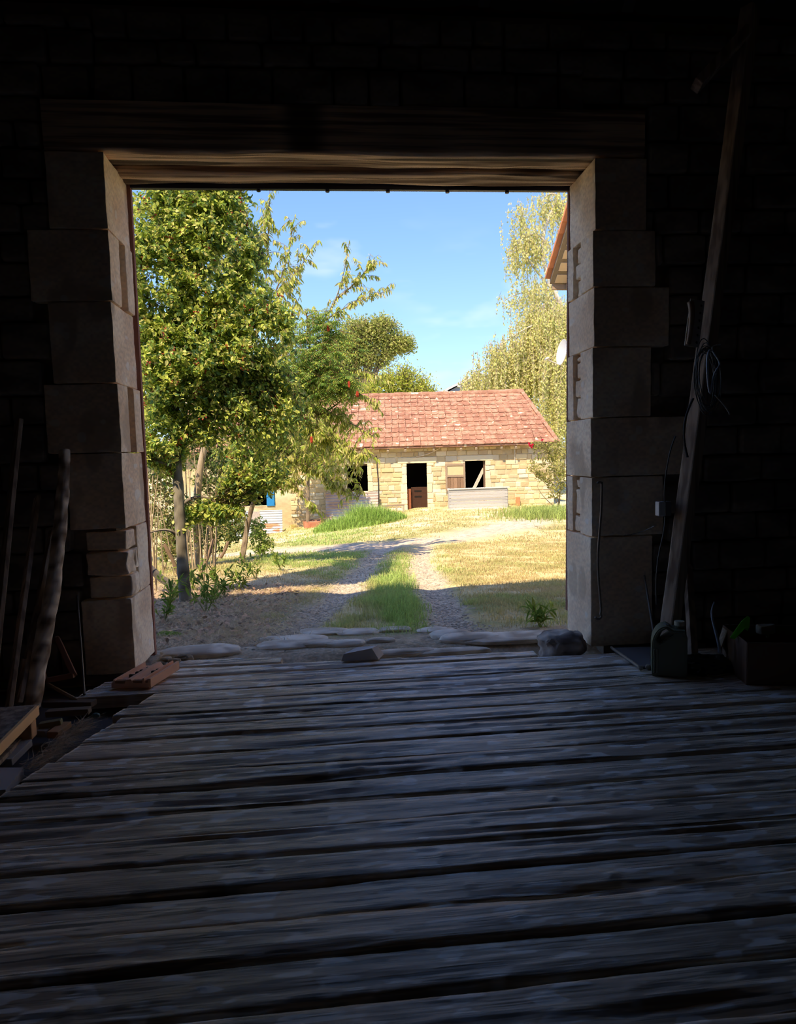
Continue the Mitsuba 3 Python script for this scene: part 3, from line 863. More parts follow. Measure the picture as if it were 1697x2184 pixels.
def sumac():
    r = np.random.default_rng(47)
    key = 'sumac_tree'
    trunk = smooth_path([(-0.454, 9.557, -0.713), (-0.273, 9.540, 0.152), (-0.031, 9.417, 0.852), (0.437, 9.172, 1.725), (1.069, 8.810, 2.740), (1.583, 8.561, 3.899)], 8)
    bark(f'{key}__trunk', trunk, np.linspace(.062, .02, len(trunk)), (.16, .12, .09), (.36, .29, .21), 9, 8, 9)
    limbs = [[(-0.031, 9.417, 0.852), (0.361, 9.078, 2.014), (0.712, 8.844, 3.217)], [(0.762, 8.940, 2.285), (1.436, 8.575, 2.437), (1.907, 8.329, 2.775)], [(1.069, 8.810, 2.740), (1.205, 8.697, 3.743), (1.145, 8.602, 4.455)], [(-0.451, 9.557, -0.652), (-0.310, 9.443, 0.363), (-0.465, 9.357, 1.361), (-0.212, 9.233, 2.322)]]
    paths, sample = grow_limbs(limbs, r)
    for q in paths:
        bark(numbered(f'{key}__branch'), q, np.linspace(.026, .01, len(q)), (.16, .12, .09), (.34, .28, .2), 12, 5, 6)
    tw = twigs_into([((1.479, 8.169, 3.482), (.75, .5, .95)), ((0.821, 8.331, 2.887), (.6, .5, .7)), ((-0.002, 8.811, 1.735), (.6, .4, .5))], [150, 100, 70], np.vstack([sample, trunk[15:]]), r, .9)
    put(f'{key}__twigs', twig_mesh(tw, .010, .004), 'matte', kind='stuff', color=(.24, .15, .09))
    P, D_, N_, S_, stalks = [], [], [], [], []
    for t in tw:
        for _ in range(5):                                                    # one feathered leaf: a stalk and leaflets in pairs
            o = t[r.integers(3, len(t))]
            th = r.uniform(0, 2 * np.pi)
            out = np.array([np.cos(th), np.sin(th) - .3, r.uniform(-.2, .5)])
            L = r.uniform(.24, .42)
            q = np.linspace(0, 1, 8)[:, None]
            path = o + unit(out) * L * q + np.array([0, 0, -.45 * L]) * q ** 2
            stalks.append(path)
            for j in range(1, 8):
                f = unit(path[j] - path[j - 1])
                sd = unit(np.cross(f, [0, 0, 1.0]))
                for sg in (-1, 1):
                    P.append(path[j]), D_.append(unit(f * .45 + sg * sd + np.array([0, 0, -.35]))), N_.append(unit(np.array([0, -.15, 1.0]) + r.normal(0, .15, 3))), S_.append(r.uniform(.07, .105) * (1.1 - .06 * j))
    put(f'{key}__leaf_stalks', twig_mesh(np.array(stalks), .0025, .0015), 'matte', kind='stuff', color=(.32, .20, .08))
    foliage(key, np.array(P), np.array(D_), np.array(N_), np.array(S_), LANCE, [(.28, .48, .12), (.40, .57, .12), (.20, .36, .11), (.54, .60, .13)], .25, r, 300, 'leaflet')
    for (x, y, z) in ((1.588, 7.957, 3.973), (0.142, 8.295, 2.467), (1.932, 7.724, 2.895), (2.083, 7.710, 2.718), (1.192, 7.894, 1.890)):
        v, f = rock((x, y, z), (.026, .026, .065), int(abs(x) * 97), 2, .35)
        put(numbered(f'{key}__seed_head'), (v, f), 'matte', 'dark red upright seed head', color=speckle(v, (.30, .03, .02), (.50, .08, .03), 40), smooth=False)
    tag(key, 'sumac with feathered leaves and red seed heads in front of the stone barn', 'tree')


sumac()


# ---- undergrowth left of the track
def undergrowth():
    r = np.random.default_rng(53)
    n = 46
    for k in range(n):                                                        # pale bare stems
        x, y = r.uniform(-1.9, -.25), r.uniform(4.8, 8.5)
        x -= .12 * (y - 4.8)
        z = float(terrain_height(x, y))
        h = r.uniform(1.1, 2.6)
        lean = r.normal(0, .16, 2)
        q = smooth_path([(x, y, z - .05), (x + lean[0] * .4, y + lean[1] * .4, z + h * .5), (x + lean[0], y + lean[1], z + h)], 4)
        key = numbered('bare_stem')
        c = np.array([.50, .40, .26]) * r.uniform(.45, 1.15)
        put(key, tube(q, np.linspace(r.uniform(.008, .018), .005, len(q)), 5), 'matte', 'thin pale bare stem in the thicket behind the trunk on the left', 'stem', 'bare stems in the thicket', color=c, smooth=True)
    spots = [(-0.041, 3.693, -0.301), (0.007, 4.356, -0.349), (0.014, 2.890, -0.239), (0.117, 4.978, -0.393), (-0.338, 2.330, -0.195), (-0.683, 4.361, -0.350), (-0.290, 5.812, -0.449), (-0.543, 5.221, -0.410), (0.180, 6.597, -0.499), (0.537, 7.733, -0.570), (3.460, 0.931, -0.079)]
    words = ['left of the mossy trunk', 'behind the trunk foot', 'beside the trunk foot', 'on the edge of the thicket', 'by the left jamb', 'close to the trunk on its left', 'behind the leaf litter', 'between the two trunks', 'at the foot of the sumac', 'at the right end of the thicket', 'at the foot of the right jamb beside the boulder']
    for k, (x, y, z) in enumerate(spots):
        key = numbered('leafy_shoot')
        stems, P, D_, N_, S_ = [], [], [], [], []
        for _ in range(9):
            th, h = r.uniform(0, 2 * np.pi), r.uniform(.18, .5) * (.42 if k == 10 else 1)
            e = np.array([x, y, z]) + [np.cos(th) * h * .7, np.sin(th) * h * .5, h]
            q = smooth_path([(x, y, z - .02), (np.array([x, y, z]) + e) / 2 + [0, 0, .1 * h], e], 4)
            stems.append(q)
            p, d = along(q[None], 10, r, .25)
            P.append(p), D_.append(unit(d * .5 + r.normal(0, .6, p.shape) + [0, 0, .1])), N_.append(unit(r.normal(0, .3, p.shape) + [0, -.2, 1])), S_.append(r.uniform(.06, .14, len(p)))
        put(f'{key}__stems', twig_mesh(np.array(stems), .004, .002), 'matte', color=(.22, .25, .08))
        g = [(.22, .34, .06), (.14, .25, .05), (.32, .40, .09)]
        foliage(key, *map(np.concatenate, (P, D_, N_, S_)), LANCE, g, .3, r)
        tag(key, f'low leafy green shoot growing {words[k]}', 'plant')
    # a fern frond at the foot of the left jamb
    P, D_, N_, S_, st = [], [], [], [], []
    for th in (-.2, .25, .7, 1.2):
        o = np.array((-0.186, 1.446, -0.224))
        o[2] = float(terrain_height(o[0], o[1]))
        q = np.linspace(0, 1, 9)[:, None]
        path = o + np.array([math.cos(th), math.sin(th) * .5, .65]) * .24 * q + np.array([0, 0, -.13]) * q ** 2
        st.append(path)
        for j in range(1, 9):
            f = unit(path[j] - path[j - 1])
            sd = unit(np.cross(f, [0, 0, 1.0]))
            for sg in (-1, 1):
                P.append(path[j]), D_.append(unit(f * .6 + sg * sd)), N_.append(np.array([0, 0, 1.0])), S_.append(.075 * (1.15 - .09 * j))
    put('fern__stems', twig_mesh(np.array(st), .003, .0015), 'matte', color=(.2, .27, .06))
    foliage('fern', np.array(P), np.array(D_), np.array(N_), np.array(S_), LANCE, [(.22, .38, .05), (.3, .45, .07)], .2, r)
    tag('fern', 'small bright green fern at the foot of the left jamb', 'fern')
    x, y, z = (0.325, 1.971, -0.166)
    v, f = tube([(-1.341, 5.222, 0.105), (-0.967, 4.885, -0.135), (-0.593, 4.548, -0.313)], [.06, .055, .05], 9)
    put('fallen_log', (v, f), 'matte', 'dark weathered log lying aslant behind the mossy trunk', 'log', color=speckle(v, (.05, .045, .04), (.18, .16, .14), 10), smooth=True)
    for k, (p, q) in enumerate([((-0.601, 5.553, -0.311), (-0.365, 5.832, 0.309)), ((-0.702, 8.476, -0.377), (-0.538, 8.460, -0.054)), ((-0.891, 5.882, -0.434), (-1.126, 5.804, 0.268))]):
        key = numbered('stump_pole')
        put(key, tube(smooth_path([p, (np.array(p) + q) / 2 + [.02, 0, 0], q], 3), .03, 7), 'matte', ['leaning brown stake behind the mossy trunk', 'short cut stump standing left of the sumac', 'grey stake leaning left behind the mossy trunk'][k], 'stake', color=(.24, .17, .11), smooth=True)


undergrowth()


def thicket():
    r = np.random.default_rng(57)
    for k, (base, blobs, counts, cols, label) in enumerate([
            ((-1.987, 9.332, -0.698), [((-1.977, 9.300, 0.535), (.7, .6, .8)), ((-2.009, 9.102, 1.603), (.7, .6, .6)), ((-1.662, 8.868, -0.107), (.5, .5, .45))], [150, 110, 80], [(.20, .27, .07), (.34, .37, .12), (.46, .40, .18), (.12, .18, .06)], 'tangled bush filling the gap between the left jamb and the mossy trunk'),
            ((-1.115, 10.023, -0.749), [((-1.161, 10.227, 0.011), (.65, .6, .5)), ((-0.907, 10.303, 1.251), (.75, .6, .6)), ((-1.289, 10.340, 1.884), (.7, .6, .6)), ((-0.614, 9.974, 0.017), (.35, .4, .35))], [110, 140, 120, 60], [(.14, .22, .07), (.24, .32, .10), (.40, .42, .14), (.10, .16, .07)], 'dark leafy bush between the mossy trunk and the sumac stem'),
            ((-0.257, 11.578, -0.863), [((-0.142, 11.135, -0.520), (.30, .3, .28)), ((-0.257, 11.146, -0.125), (.28, .3, .35))], [40, 35], [(.34, .46, .12), (.46, .54, .16)], 'small airy green bush right of the sumac stem')]):
        key = numbered('thicket_bush')
        base = np.asarray(base)
        limbs = [[base, (base + b[0]) / 2 + r.normal(0, .1, 3), b[0]] for b in blobs]
        paths, sample = grow_limbs(limbs, r)
        for q in paths:
            bark(numbered(f'{key}__branch'), q, np.linspace(.016, .006, len(q)), (.30, .23, .15), (.5, .4, .28), 8, 5, 5)
        tw = twigs_into(blobs, counts, sample, r, .8)
        put(f'{key}__twigs', twig_mesh(tw, .007, .002), 'matte', kind='stuff', color=(.42, .33, .21))
        p, d = along(tw, 17, r)
        foliage(key, p + r.normal(0, .02, p.shape), unit(d * .5 + r.normal(0, .6, d.shape)), unit(r.normal(0, .55, d.shape) + [-.1, -.35, .8]), r.uniform(.04, .085, len(p)), CHIP, cols, .35, r)
        tag(key, label, 'bush')


thicket()
grow_grass()


# ---- the trees behind the stone barn
def weeping_birch():
    r = np.random.default_rng(59)
    key = 'weeping_birch'
    trunk = smooth_path([(13.6, 31.6, -.6), (15.183, 31.580, 4.271), (14.698, 31.626, 8.064), (13.339, 31.755, 11.570), (13.664, 31.724, 14.005), (14.126, 31.680, 15.445)], 8)
    bark(f'{key}__trunk', trunk, np.linspace(.24, .03, len(trunk)), (.75, .72, .66), (.45, .40, .34), 3, 8, 10)
    limbs = [[(14.698, 31.626, 8.064), (12.985, 31.588, 7.579), (10.623, 31.510, 6.357), (8.805, 31.481, 5.267)], [(14.698, 31.626, 8.064), (12.751, 30.806, 8.182), (11.157, 30.555, 7.430), (9.608, 30.401, 6.465)], [(13.829, 31.708, 10.077), (12.586, 31.826, 11.591), (11.727, 31.908, 13.084)], [(13.829, 31.708, 10.077), (12.568, 31.828, 10.112), (11.174, 31.960, 9.656)],
             [(13.339, 31.755, 11.570), (12.302, 31.652, 13.491), (12.118, 31.670, 14.704)], [(13.664, 31.724, 14.005), (14.369, 31.657, 14.713), (15.119, 31.586, 14.934)], [(14.698, 31.626, 8.064), (13.821, 30.202, 8.776), (13.105, 29.567, 8.183)], [(14.698, 31.626, 8.064), (15.654, 31.033, 8.931), (16.449, 30.456, 7.835)], [(14.322, 31.662, 8.573), (12.358, 31.245, 6.913), (10.989, 30.973, 5.789)],
             [(14.691, 31.627, 7.063), (13.929, 30.192, 6.974), (13.231, 29.254, 6.486), (12.540, 29.018, 5.995)], [(13.475, 31.742, 12.547), (12.545, 31.629, 13.000), (11.508, 31.627, 12.027)], [(14.327, 31.661, 9.319), (13.162, 31.269, 9.246), (11.820, 31.095, 8.245)], [(14.122, 31.681, 14.962), (13.624, 31.728, 15.096), (13.089, 31.678, 14.471)]]
    paths, sample = grow_limbs(limbs, r)
    for q in paths:
        bark(numbered(f'{key}__branch'), q, np.linspace(.07, .015, len(q)), (.62, .58, .5), (.4, .35, .28), 5, 5, 5)
    P = []
    strands = []
    weights = [1.25, 1.1, .5, .6, .5, .5, 1.2, .8, 1.1, 1.3, .5, 1.0, .4]
    for w, q in zip(weights, paths):
        dense = w > .65
        for _ in range(int(165 * w)):
            o = q[int(r.uniform(.15, 1) * (len(q) - 1))] + r.normal(0, .38, 3) * [1, 1, .7]
            L = (r.uniform(2.5, 6.2) if w > 1.28 else r.uniform(1.2, 4.2)) if dense else r.uniform(.5, 1.7)
            st = np.linspace(0, 1, 6)[:, None]
            path = o + np.array([r.normal(0, .16), r.normal(0, .16), -L]) * st + np.array([r.normal(0, .25), r.normal(0, .25), .35]) * st * (1 - st)
            path = path[path[:, 2] > .1] if path[-1, 2] < .1 else path
            if len(path) < 6:
                continue
            strands.append(path)
            p, d = along(path[None], int(L * (22 if dense else 19)), r, .03)
            P.append(p + r.normal(0, .05, p.shape))
    put(f'{key}__twigs', twig_mesh(np.array(strands), .010, .004), 'matte', kind='stuff', color=(.40, .33, .22))
    p = np.vstack(P)
    d = unit(r.normal(0, .4, p.shape) + [0, 0, -1])
    n = unit(r.normal(0, .6, p.shape) + [-.2, -.8, .3])
    foliage(key, p, d, n, r.uniform(.08, .15, len(p)), CHIP, [(.70, .71, .27), (.80, .76, .33), (.56, .61, .20), (.84, .78, .42)], .3, r)
    tag(key, 'tall weeping birch with curtains of pale green leaves behind the right end of the roof', 'tree')


weeping_birch()


def round_tree(key, base, blobs, counts, leaves, size, cols, label, trunk_r, seed, r_twig=.03):
    r = np.random.default_rng(seed)
    c0 = np.mean([b[0] for b in blobs], 0)
    trunk = smooth_path([base, (np.asarray(base) + c0) / 2, c0], 6)
    bark(f'{key}__trunk', trunk, np.linspace(trunk_r, trunk_r * .4, len(trunk)), (.16, .12, .085), (.30, .24, .18), 2, seed, 9)
    limbs = [[trunk[len(trunk) * 2 // 3], (trunk[-2] + np.asarray(b[0])) / 2, b[0]] for b in blobs]
    paths, sample = grow_limbs(limbs, r)
    for q in paths:
        bark(numbered(f'{key}__branch'), q, np.linspace(trunk_r * .45, trunk_r * .15, len(q)), (.16, .12, .085), (.28, .23, .17), 2, 5, 6)
    tw = twigs_into(blobs, counts, sample, r, 3.0, .55)
    put(f'{key}__twigs', twig_mesh(tw, r_twig, r_twig * .3), 'matte', kind='stuff', color=(.20, .15, .10))
    p, d = along(tw, leaves, r, .45)
    p = p + r.normal(0, size * 1.3, p.shape)
    d = unit(r.normal(0, 1, p.shape))
    n = unit(r.normal(0, .6, p.shape) + [-.2, -.5, .7])
    foliage(key, p, d, n, size * r.uniform(.6, 1.3, len(p)), CHIP, cols, .3, r)
    tag(key, label, 'tree')


OAK = [(.42, .47, .12), (.53, .54, .16), (.30, .37, .09), (.60, .58, .22)]
round_tree('oak_tree', (4.0, 54.0, -1.5), [((4.501, 54.691, 11.715), (2.5, 2, 1.5)), ((6.312, 54.519, 12.059), (1.6, 1.8, 1.2)), ((7.478, 54.409, 10.841), (1.5, 1.5, .8)), ((2.853, 54.847, 10.377), (2.3, 2, 1.6)), ((5.645, 54.583, 9.902), (1.8, 1.6, 1.0)), ((8.315, 54.330, 10.699), (.7, .8, .5)), ((1.191, 55.005, 8.835), (2.5, 2, 2.2)), ((3.962, 54.742, 7.561), (2, 2, 1.6))],
           [380, 240, 170, 360, 220, 60, 260, 160], 19, .19, OAK, 'spreading oak with a dark limb showing, rising behind the barn roof', .40, 61, .05)
LIME = [(.50, .58, .09), (.62, .64, .12), (.38, .47, .07), (.70, .67, .18)]
round_tree('lime_tree', (8.3, 42.0, -1.3), [((6.859, 42.414, 6.273), (2.0, 1.8, 1.6)), ((5.723, 42.522, 5.985), (1.6, 1.6, 1.3)), ((7.804, 42.324, 5.446), (1.5, 1.5, 1.1)), ((4.737, 42.615, 5.372), (1.8, 1.6, 1.2)), ((8.437, 42.264, 4.946), (.9, 1, .9)), ((6.303, 42.466, 3.719), (2.2, 2, 1.5))],
           [280, 190, 170, 170, 60, 120], 15, .15, LIME, 'rounded bright yellow-green tree just behind the barn ridge', .25, 67, .03)
round_tree('hedge_tree', (-4.0, 34.0, -2.0), [((-2.347, 36.255, 4.736), (2.4, 2, 2.4)), ((-4.769, 36.485, 5.899), (2.4, 2, 2.6)), ((-0.111, 36.043, 5.494), (2.2, 2, 2.0)), ((-7.210, 36.716, 6.513), (2.5, 2, 3.0)), ((-5.779, 36.580, 2.353), (3, 2, 2.0))],
           [170, 170, 150, 170, 170], 13, .20, OAK, 'leafy tree glimpsed through the branches behind the left trees', .28, 71, .03)


round_tree('boundary_tree', (-7.5, 13.0, -1.2), [((-7.5, 13.0, 1.8), (2.2, 2.0, 1.8)), ((-9.2, 13.6, 2.8), (2.0, 2.0, 1.8)), ((-6.2, 14.0, 3.4), (1.8, 1.8, 1.6)), ((-7.6, 13.4, 4.8), (1.6, 1.6, 1.4))], [160, 140, 140, 120], 13, .15, OAK, 'bushy tree on the far left of the yard beyond the left jamb', .16, 83, .02)
round_tree('boundary_tree_001', (-12.0, 22.0, -2.2), [((-12.0, 22.0, 1.6), (3.0, 2.4, 2.4)), ((-14.5, 22.6, 2.8), (2.8, 2.4, 2.4)), ((-10.6, 22.6, 3.6), (2.4, 2.2, 2.0)), ((-12.4, 22.2, 5.8), (2.2, 2.0, 1.8))], [180, 160, 150, 130], 13, .18, LIME, 'large light green tree at the far left behind the yard', .24, 89, .025)
round_tree('elder_tree', (0.524, 22.925, -1.094), [((0.829, 22.092, 2.257), (1.25, .9, .75)), ((-0.199, 22.190, 1.827), (1.1, .9, .8)), ((1.629, 22.217, 1.498), (.75, .7, .5)), ((0.403, 22.333, 3.287), (1.0, .8, .6))],
           [170, 130, 70, 100], 14, .12, [(.46, .56, .12), (.60, .63, .17), (.32, .44, .10)], 'leafy young tree with a slim trunk beside the stone barn and rusty tub', .09, 79, .015)


def rose_bush():
    r = np.random.default_rng(73)
    key = 'rose_bush'
    base = (10.419, 20.982, -0.836)
    limbs = [[base, (10.237, 20.799, 0.433), (9.911, 20.629, 1.534), (9.345, 20.582, 1.819)], [base, (10.420, 20.781, 0.611), (10.307, 20.692, 1.885)], [base, (9.897, 20.630, 0.087), (9.124, 20.502, 0.749)], [base, (10.412, 20.481, 0.800), (10.870, 20.437, 2.044)], [base, (9.682, 20.550, -0.265), (9.357, 20.380, 0.207)]]
    paths, sample = grow_limbs(limbs, r)
    for q in paths:
        bark(numbered(f'{key}__branch'), q, np.linspace(.018, .006, len(q)), (.22, .18, .11), (.36, .30, .18), 5, 5, 5)
    tw = twigs_into([((10.181, 20.603, 1.527), (.55, .5, .4)), ((9.693, 20.549, 0.820), (.6, .5, .5)), ((10.318, 20.490, 0.261), (.5, .5, .7)), ((9.522, 20.565, 1.635), (.3, .3, .15))], [60, 70, 70, 24], sample, r, .7)
    put(f'{key}__twigs', twig_mesh(tw, .006, .003), 'matte', kind='stuff', color=(.33, .27, .14))
    p, d = along(tw, 13, r, .2)
    foliage(key, p + r.normal(0, .03, p.shape), unit(r.normal(0, 1, p.shape)), unit(r.normal(0, .6, p.shape) + [-.2, -.5, .7]), r.uniform(.06, .11, len(p)), CHIP, [(.42, .42, .13), (.34, .37, .10), (.52, .46, .2)], .3, r)
    for (x, y, z), s in (((9.189, 20.496, 1.715), .075), ((9.602, 20.457, 1.935), .04), ((9.101, 20.505, 1.806), .04)):
        q, n = [], []
        m = 16
        d = unit(r.normal(0, 1, (m, 3)))
        v, f = leaf_cloud(np.tile((x, y, z), (m, 1)), d, unit(r.normal(0, 1, (m, 3))), np.full(m, s * 1.5), OVAL)
        put(numbered(f'{key}__flower'), (v, f), 'leaf', 'crimson pink rose', color=(.72, .03, .09))
    tag(key, 'straggling rose bush with crimson flowers at the right end of the stone barn', 'bush')


rose_bush()

# ================================================================== the stone barn across the yard
RU, RW = np.array([.99555, -.09435, 0]), np.array([.09435, .99555, 0])
F0 = np.array([4.330, 24.070, 0])


def loc(p):
    p = np.asarray(p, float)
    return F0 + p[..., :1] * RU + p[..., 1:2] * RW + p[..., 2:] * np.array([0, 0, 1.0])


def lmesh(m):
    return (loc(m[0]),) + tuple(m[1:])


def lput(key, m, mat, **k):
    return put(key, lmesh(m), mat, **k)


HOLES = [(-2.18, -1.25, -.03, 1.16), (.42, 1.30, -1.2, 1.13), (2.93, 3.80, -.02, 1.16), (-6.62, -5.26, -.52, .45)]


def stone_barn():
    r = np.random.default_rng(81)
    key = 'stone_barn'
    U0, U1, Z0, Z1, TH = -9.5, 6.72, -2.6, 1.92, .45
    cuts = sorted({U0, U1, *(h[0] for h in HOLES), *(h[1] for h in HOLES)})
    parts = []
    for a, b in zip(cuts[:-1], cuts[1:]):
        hole = next((h for h in HOLES if h[0] <= a and b <= h[1]), None)
        if hole:
            parts += [box((a, 0, hole[3]), (b, TH, Z1)), box((a, 0, Z0), (b, TH, hole[2]))]
        else:
            parts.append(box((a, 0, Z0), (b, TH, Z1)))
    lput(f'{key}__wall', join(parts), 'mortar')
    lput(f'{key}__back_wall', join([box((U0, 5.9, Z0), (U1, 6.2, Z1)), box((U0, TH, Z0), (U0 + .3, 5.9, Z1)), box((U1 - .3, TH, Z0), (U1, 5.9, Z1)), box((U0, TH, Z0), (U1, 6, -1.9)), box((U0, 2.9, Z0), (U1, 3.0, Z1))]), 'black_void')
    # stones of the facade, in uneven courses around the openings
    tones = [(.70, .58, .36), (.76, .65, .44), (.64, .50, .28), (.80, .72, .54), (.58, .46, .28), (.74, .60, .34)]
    z = -1.45
    while z < 1.86:
        h = r.uniform(.13, .25)
        u = -4.6 if z > -1.2 else -3.9
        while u < 6.68:
            w = r.uniform(.18, .55)
            a, b = u, min(u + w, 6.70)
            for h_ in HOLES:
                if z + h > h_[2] - .02 and z < h_[3] + .24 * (h_[0] > -3):
                    g = .0
                    if h_[0] - g <= a < h_[1] + g: a = h_[1] + g
                    if a < h_[0] - g < b: b = h_[0] - g
            low = float(ground(*loc(np.array([(a + b) / 2, 0, 0]))[:2]))
            if b - a > .09 and z + h > low and r.uniform() < .90:
                v, f = round_box((a + .012, -.035 + r.uniform(-.012, .016), z + .011), (b - .012, .05, z + h - .011), .022, .4, .010, 6, int(r.integers(1e6)), most=1)
                c = np.array(tones[r.integers(0, 6)]) * r.uniform(.8, 1.12)
                lput(numbered(f'{key}__wall__stone'), (v, f), 'matte', color=c)
            u += w
        z += h
    # pale dressed lintels, sills and jamb stones
    for a, b, zb, zt in ((.05, 1.72, 1.13, 1.38), (2.70, 4.12, 1.16, 1.40), (-2.42, -1.02, 1.16, 1.38), (-6.9, -5.0, .45, .68)):
        v, f = round_box((a, -.05, zb), (b, .3, zt), .02, .4, .008, 5, int(b * 50), most=3)
        lput(numbered(f'{key}__lintel_stone'), (v, f), 'matte', color=(.80, .70, .48))
    for a, b in ((-2.3, -1.15), (2.8, 3.95)):
        v, f = round_box((a, -.06, -.16), (b, .3, -.03), .02, .4, .006, 5, int(b * 70), most=3)
        lput(numbered(f'{key}__sill_stone'), (v, f), 'matte', color=(.74, .64, .44))
    for h_ in HOLES[:3]:
        zz = max(h_[2], -.95)
        while zz < h_[3] - .05:
            hh = min(r.uniform(.22, .42), h_[3] - zz)
            for s_, e in ((-1, h_[0]), (1, h_[1])):
                w = r.uniform(.14, .30)
                a, b = (e - w, e + .006) if s_ < 0 else (e - .006, e + w)
                v, f = round_box((a, -.055, zz + .008), (b, .30, zz + hh - .008), .02, .4, .007, 5, int(r.integers(1e6)), most=2)
                lput(numbered(f'{key}__jamb_stone'), (v, f), 'matte', color=np.array((.80, .70, .50)) * r.uniform(.85, 1.08))
            zz += hh
    # rafters under the eave
    for px in (-3.6, -2.9, -1.55, -.35, .38, 1.58, 2.73, 3.37, 4.44, 5.05, 5.65, 6.3):
        lput(numbered(f'{key}__rafter'), bar((px, -.46, 1.66), (px, .5, 2.30), .09, .11, (1, 0, 0)), 'matte', color=(.45, .36, .25))
    # half door and boards inside the doorway
    lput(f'{key}__half_door', box((.60, .30, -.86), (1.30, .345, .09)), 'matte', color=(.06, .028, .018))
    lput(f'{key}__half_door__slot', box((.74, .292, -.12), (1.05, .31, -.05)), 'black_void')
    lput(f'{key}__half_door__slot_001', box((.74, .292, -.36), (1.05, .31, -.29)), 'black_void')
    lput(f'{key}__half_door__edge_board', bar((.50, .16, -.84), (.50, .16, .03), .17, .035, (1, .15, 0)), 'matte', color=(.30, .11, .055))
    # brown and cream shutter hinged open left of the right window
    q = lambda a, b, c, d, w0, w1: box((a, w0, c), (b, w1, d))
    v, f = join([q(2.07, 2.15, -.08, 1.05, -.16, -.09), q(2.84, 2.92, -.08, 1.10, -.16, -.09), q(2.07, 2.92, .98, 1.07, -.16, -.09), q(2.07, 2.92, .50, .59, -.165, -.09)])
    lput(f'{key}__shutter', (v, f), 'matte', label='brown wooden shutter frame hinged open beside the right window', color=(.36, .27, .19))
    lput(f'{key}__shutter__panel', q(2.15, 2.84, .59, .98, -.125, -.10), 'matte', color=(.66, .52, .30))
    for k in range(5):
        a = 2.15 + k * .138
        lput(numbered(f'{key}__shutter__board'), q(a + .004, a + .134, -.08, .50, -.13 - .006 * (k % 2), -.10), 'matte', color=np.array((.30, .19, .12)) * (1 + .18 * ((k * 7) % 3 - 1)))
    lput(f'{key}__blue_shutter', box((-5.62, -.06, -.52), (-5.28, -.02, .45)), 'matte', label='bright blue shutter half hidden by leaves', color=(.03, .25, .62))
    lput(f'{key}__window_frame', join([box((-6.62, .05, -.52), (-6.55, .12, .45)), box((-2.18, .08, 1.09), (-1.25, .15, 1.16)), box((3.72, .1, -.02), (3.80, .16, 1.16))]), 'matte', color=(.16, .11, .08))
    lput(f'{key}__brace_plank', bar((3.28, .05, -.06), (3.76, .22, .82), .14, .04, (1, -.2, -.5)), 'matte', label='pale plank leaning across the right window', color=(.55, .46, .36))
    lput(f'{key}__down_pipe', tube([(-.82, -.07, -1.05), (-.80, -.07, .3), (-.86, -.09, 1.5)], .022, 7), 'matte', label='thin dark pipe up the facade', color=(.05, .05, .055), smooth=True)
    lput(f'{key}__cable', tube(smooth_path([(.84, -.09, 1.40), (1.3, -.12, 1.50), (1.62, -.16, 1.62), (1.86, -.2, 1.76)], 5), .014, 6), 'matte', label='pale cable slanting up to the eave', color=(.75, .68, .55))
    lput(f'{key}__iron_rod', tube([(5.05, -.10, 1.78), (5.05, -.10, 1.1)], .014, 6), 'matte', color=(.62, .58, .5))
    # roof
    EW, EZ, GW, GZ = -.50, 1.84, 3.10, 4.25
    right = lambda t: 6.78 - .82 * t
    slab = [(-9.8, EW, EZ), (6.78, EW, EZ), (right(1), GW, GZ), (-9.8, GW, GZ)]
    back = [(-9.8, GW, GZ), (right(1), GW, GZ), (6.78, 6.5, EZ), (-9.8, 6.5, EZ)]
    hip = [(6.78, EW, EZ), (6.78, 6.5, EZ), (right(1), GW, GZ), (right(1), GW, GZ)]
    down = np.array([0, 0, -.06])
    lput(f'{key}__roof', join([hexa([np.array(p) + down for p in s_] + [np.array(p) + 0 for p in s_]) for s_ in (slab, back, hip)]), 'roof_tile')
    sl = np.array([0, GW - EW, GZ - EZ])
    L = np.linalg.norm(sl)
    sl /= L
    nr = np.array([0, -sl[2], sl[1]])
    rows, tw, tl = 12, .30, L / 12 + .06
    prof = np.array([(0, 0), (tw - .07, 0), (tw - .055, .028), (tw - .02, .028), (tw - .004, 0), (tw - .004, -.024), (0, -.024)])
    m = trimesh.creation.extrude_polygon(Polygon(prof), tl)
    tv = np.array(m.vertices)[:, [0, 2, 1]]
    tf = np.array(m.faces)[:, ::-1]
    ply = mikit.ply((tv, tf), 'roof_tile', False)
    A = np.stack([RU, sl[1] * RW + np.array([0, 0, sl[2]]), nr[1] * RW + np.array([0, 0, nr[2]])], 1)
    cands = []
    for i in range(rows):
        for j in range(56):
            u = -9.75 + j * tw + (.0 if i % 2 else .0)
            if u + tw > right((i + .6) / rows) + .06:
                continue
            cands.append((i, u))
    cands.sort(key=lambda c: -c[1])
    rest = []
    for n, (i, u) in enumerate(cands):
        o = np.array([u + r.normal(0, .006), EW, EZ]) + sl * (i * L / rows - .03 + r.normal(0, .008)) + nr * (.035 + r.uniform(0, .010))
        tilt = trimesh.transformations.rotation_matrix(-.085 + r.normal(0, .012), [1, 0, 0])[:3, :3] @ trimesh.transformations.rotation_matrix(r.normal(0, .012), [0, 0, 1])[:3, :3]
        M = np.eye(4)
        M[:3, :3] = A @ tilt
        M[:3, 3] = loc(o + nr * .03)
        if n < 300:
            scene[numbered(f'{key}__roof__tile')] = {**ply, 'to_world': T(M.tolist())}
        else:
            rest.append((tv @ M[:3, :3].T + M[:3, 3], tf))
    put(f'{key}__roof__tile_field', join(rest), 'roof_tile', kind='stuff')
    c = trimesh.creation.annulus(r_min=.10, r_max=.13, height=.44, sections=16)
    rv = np.array(c.vertices)
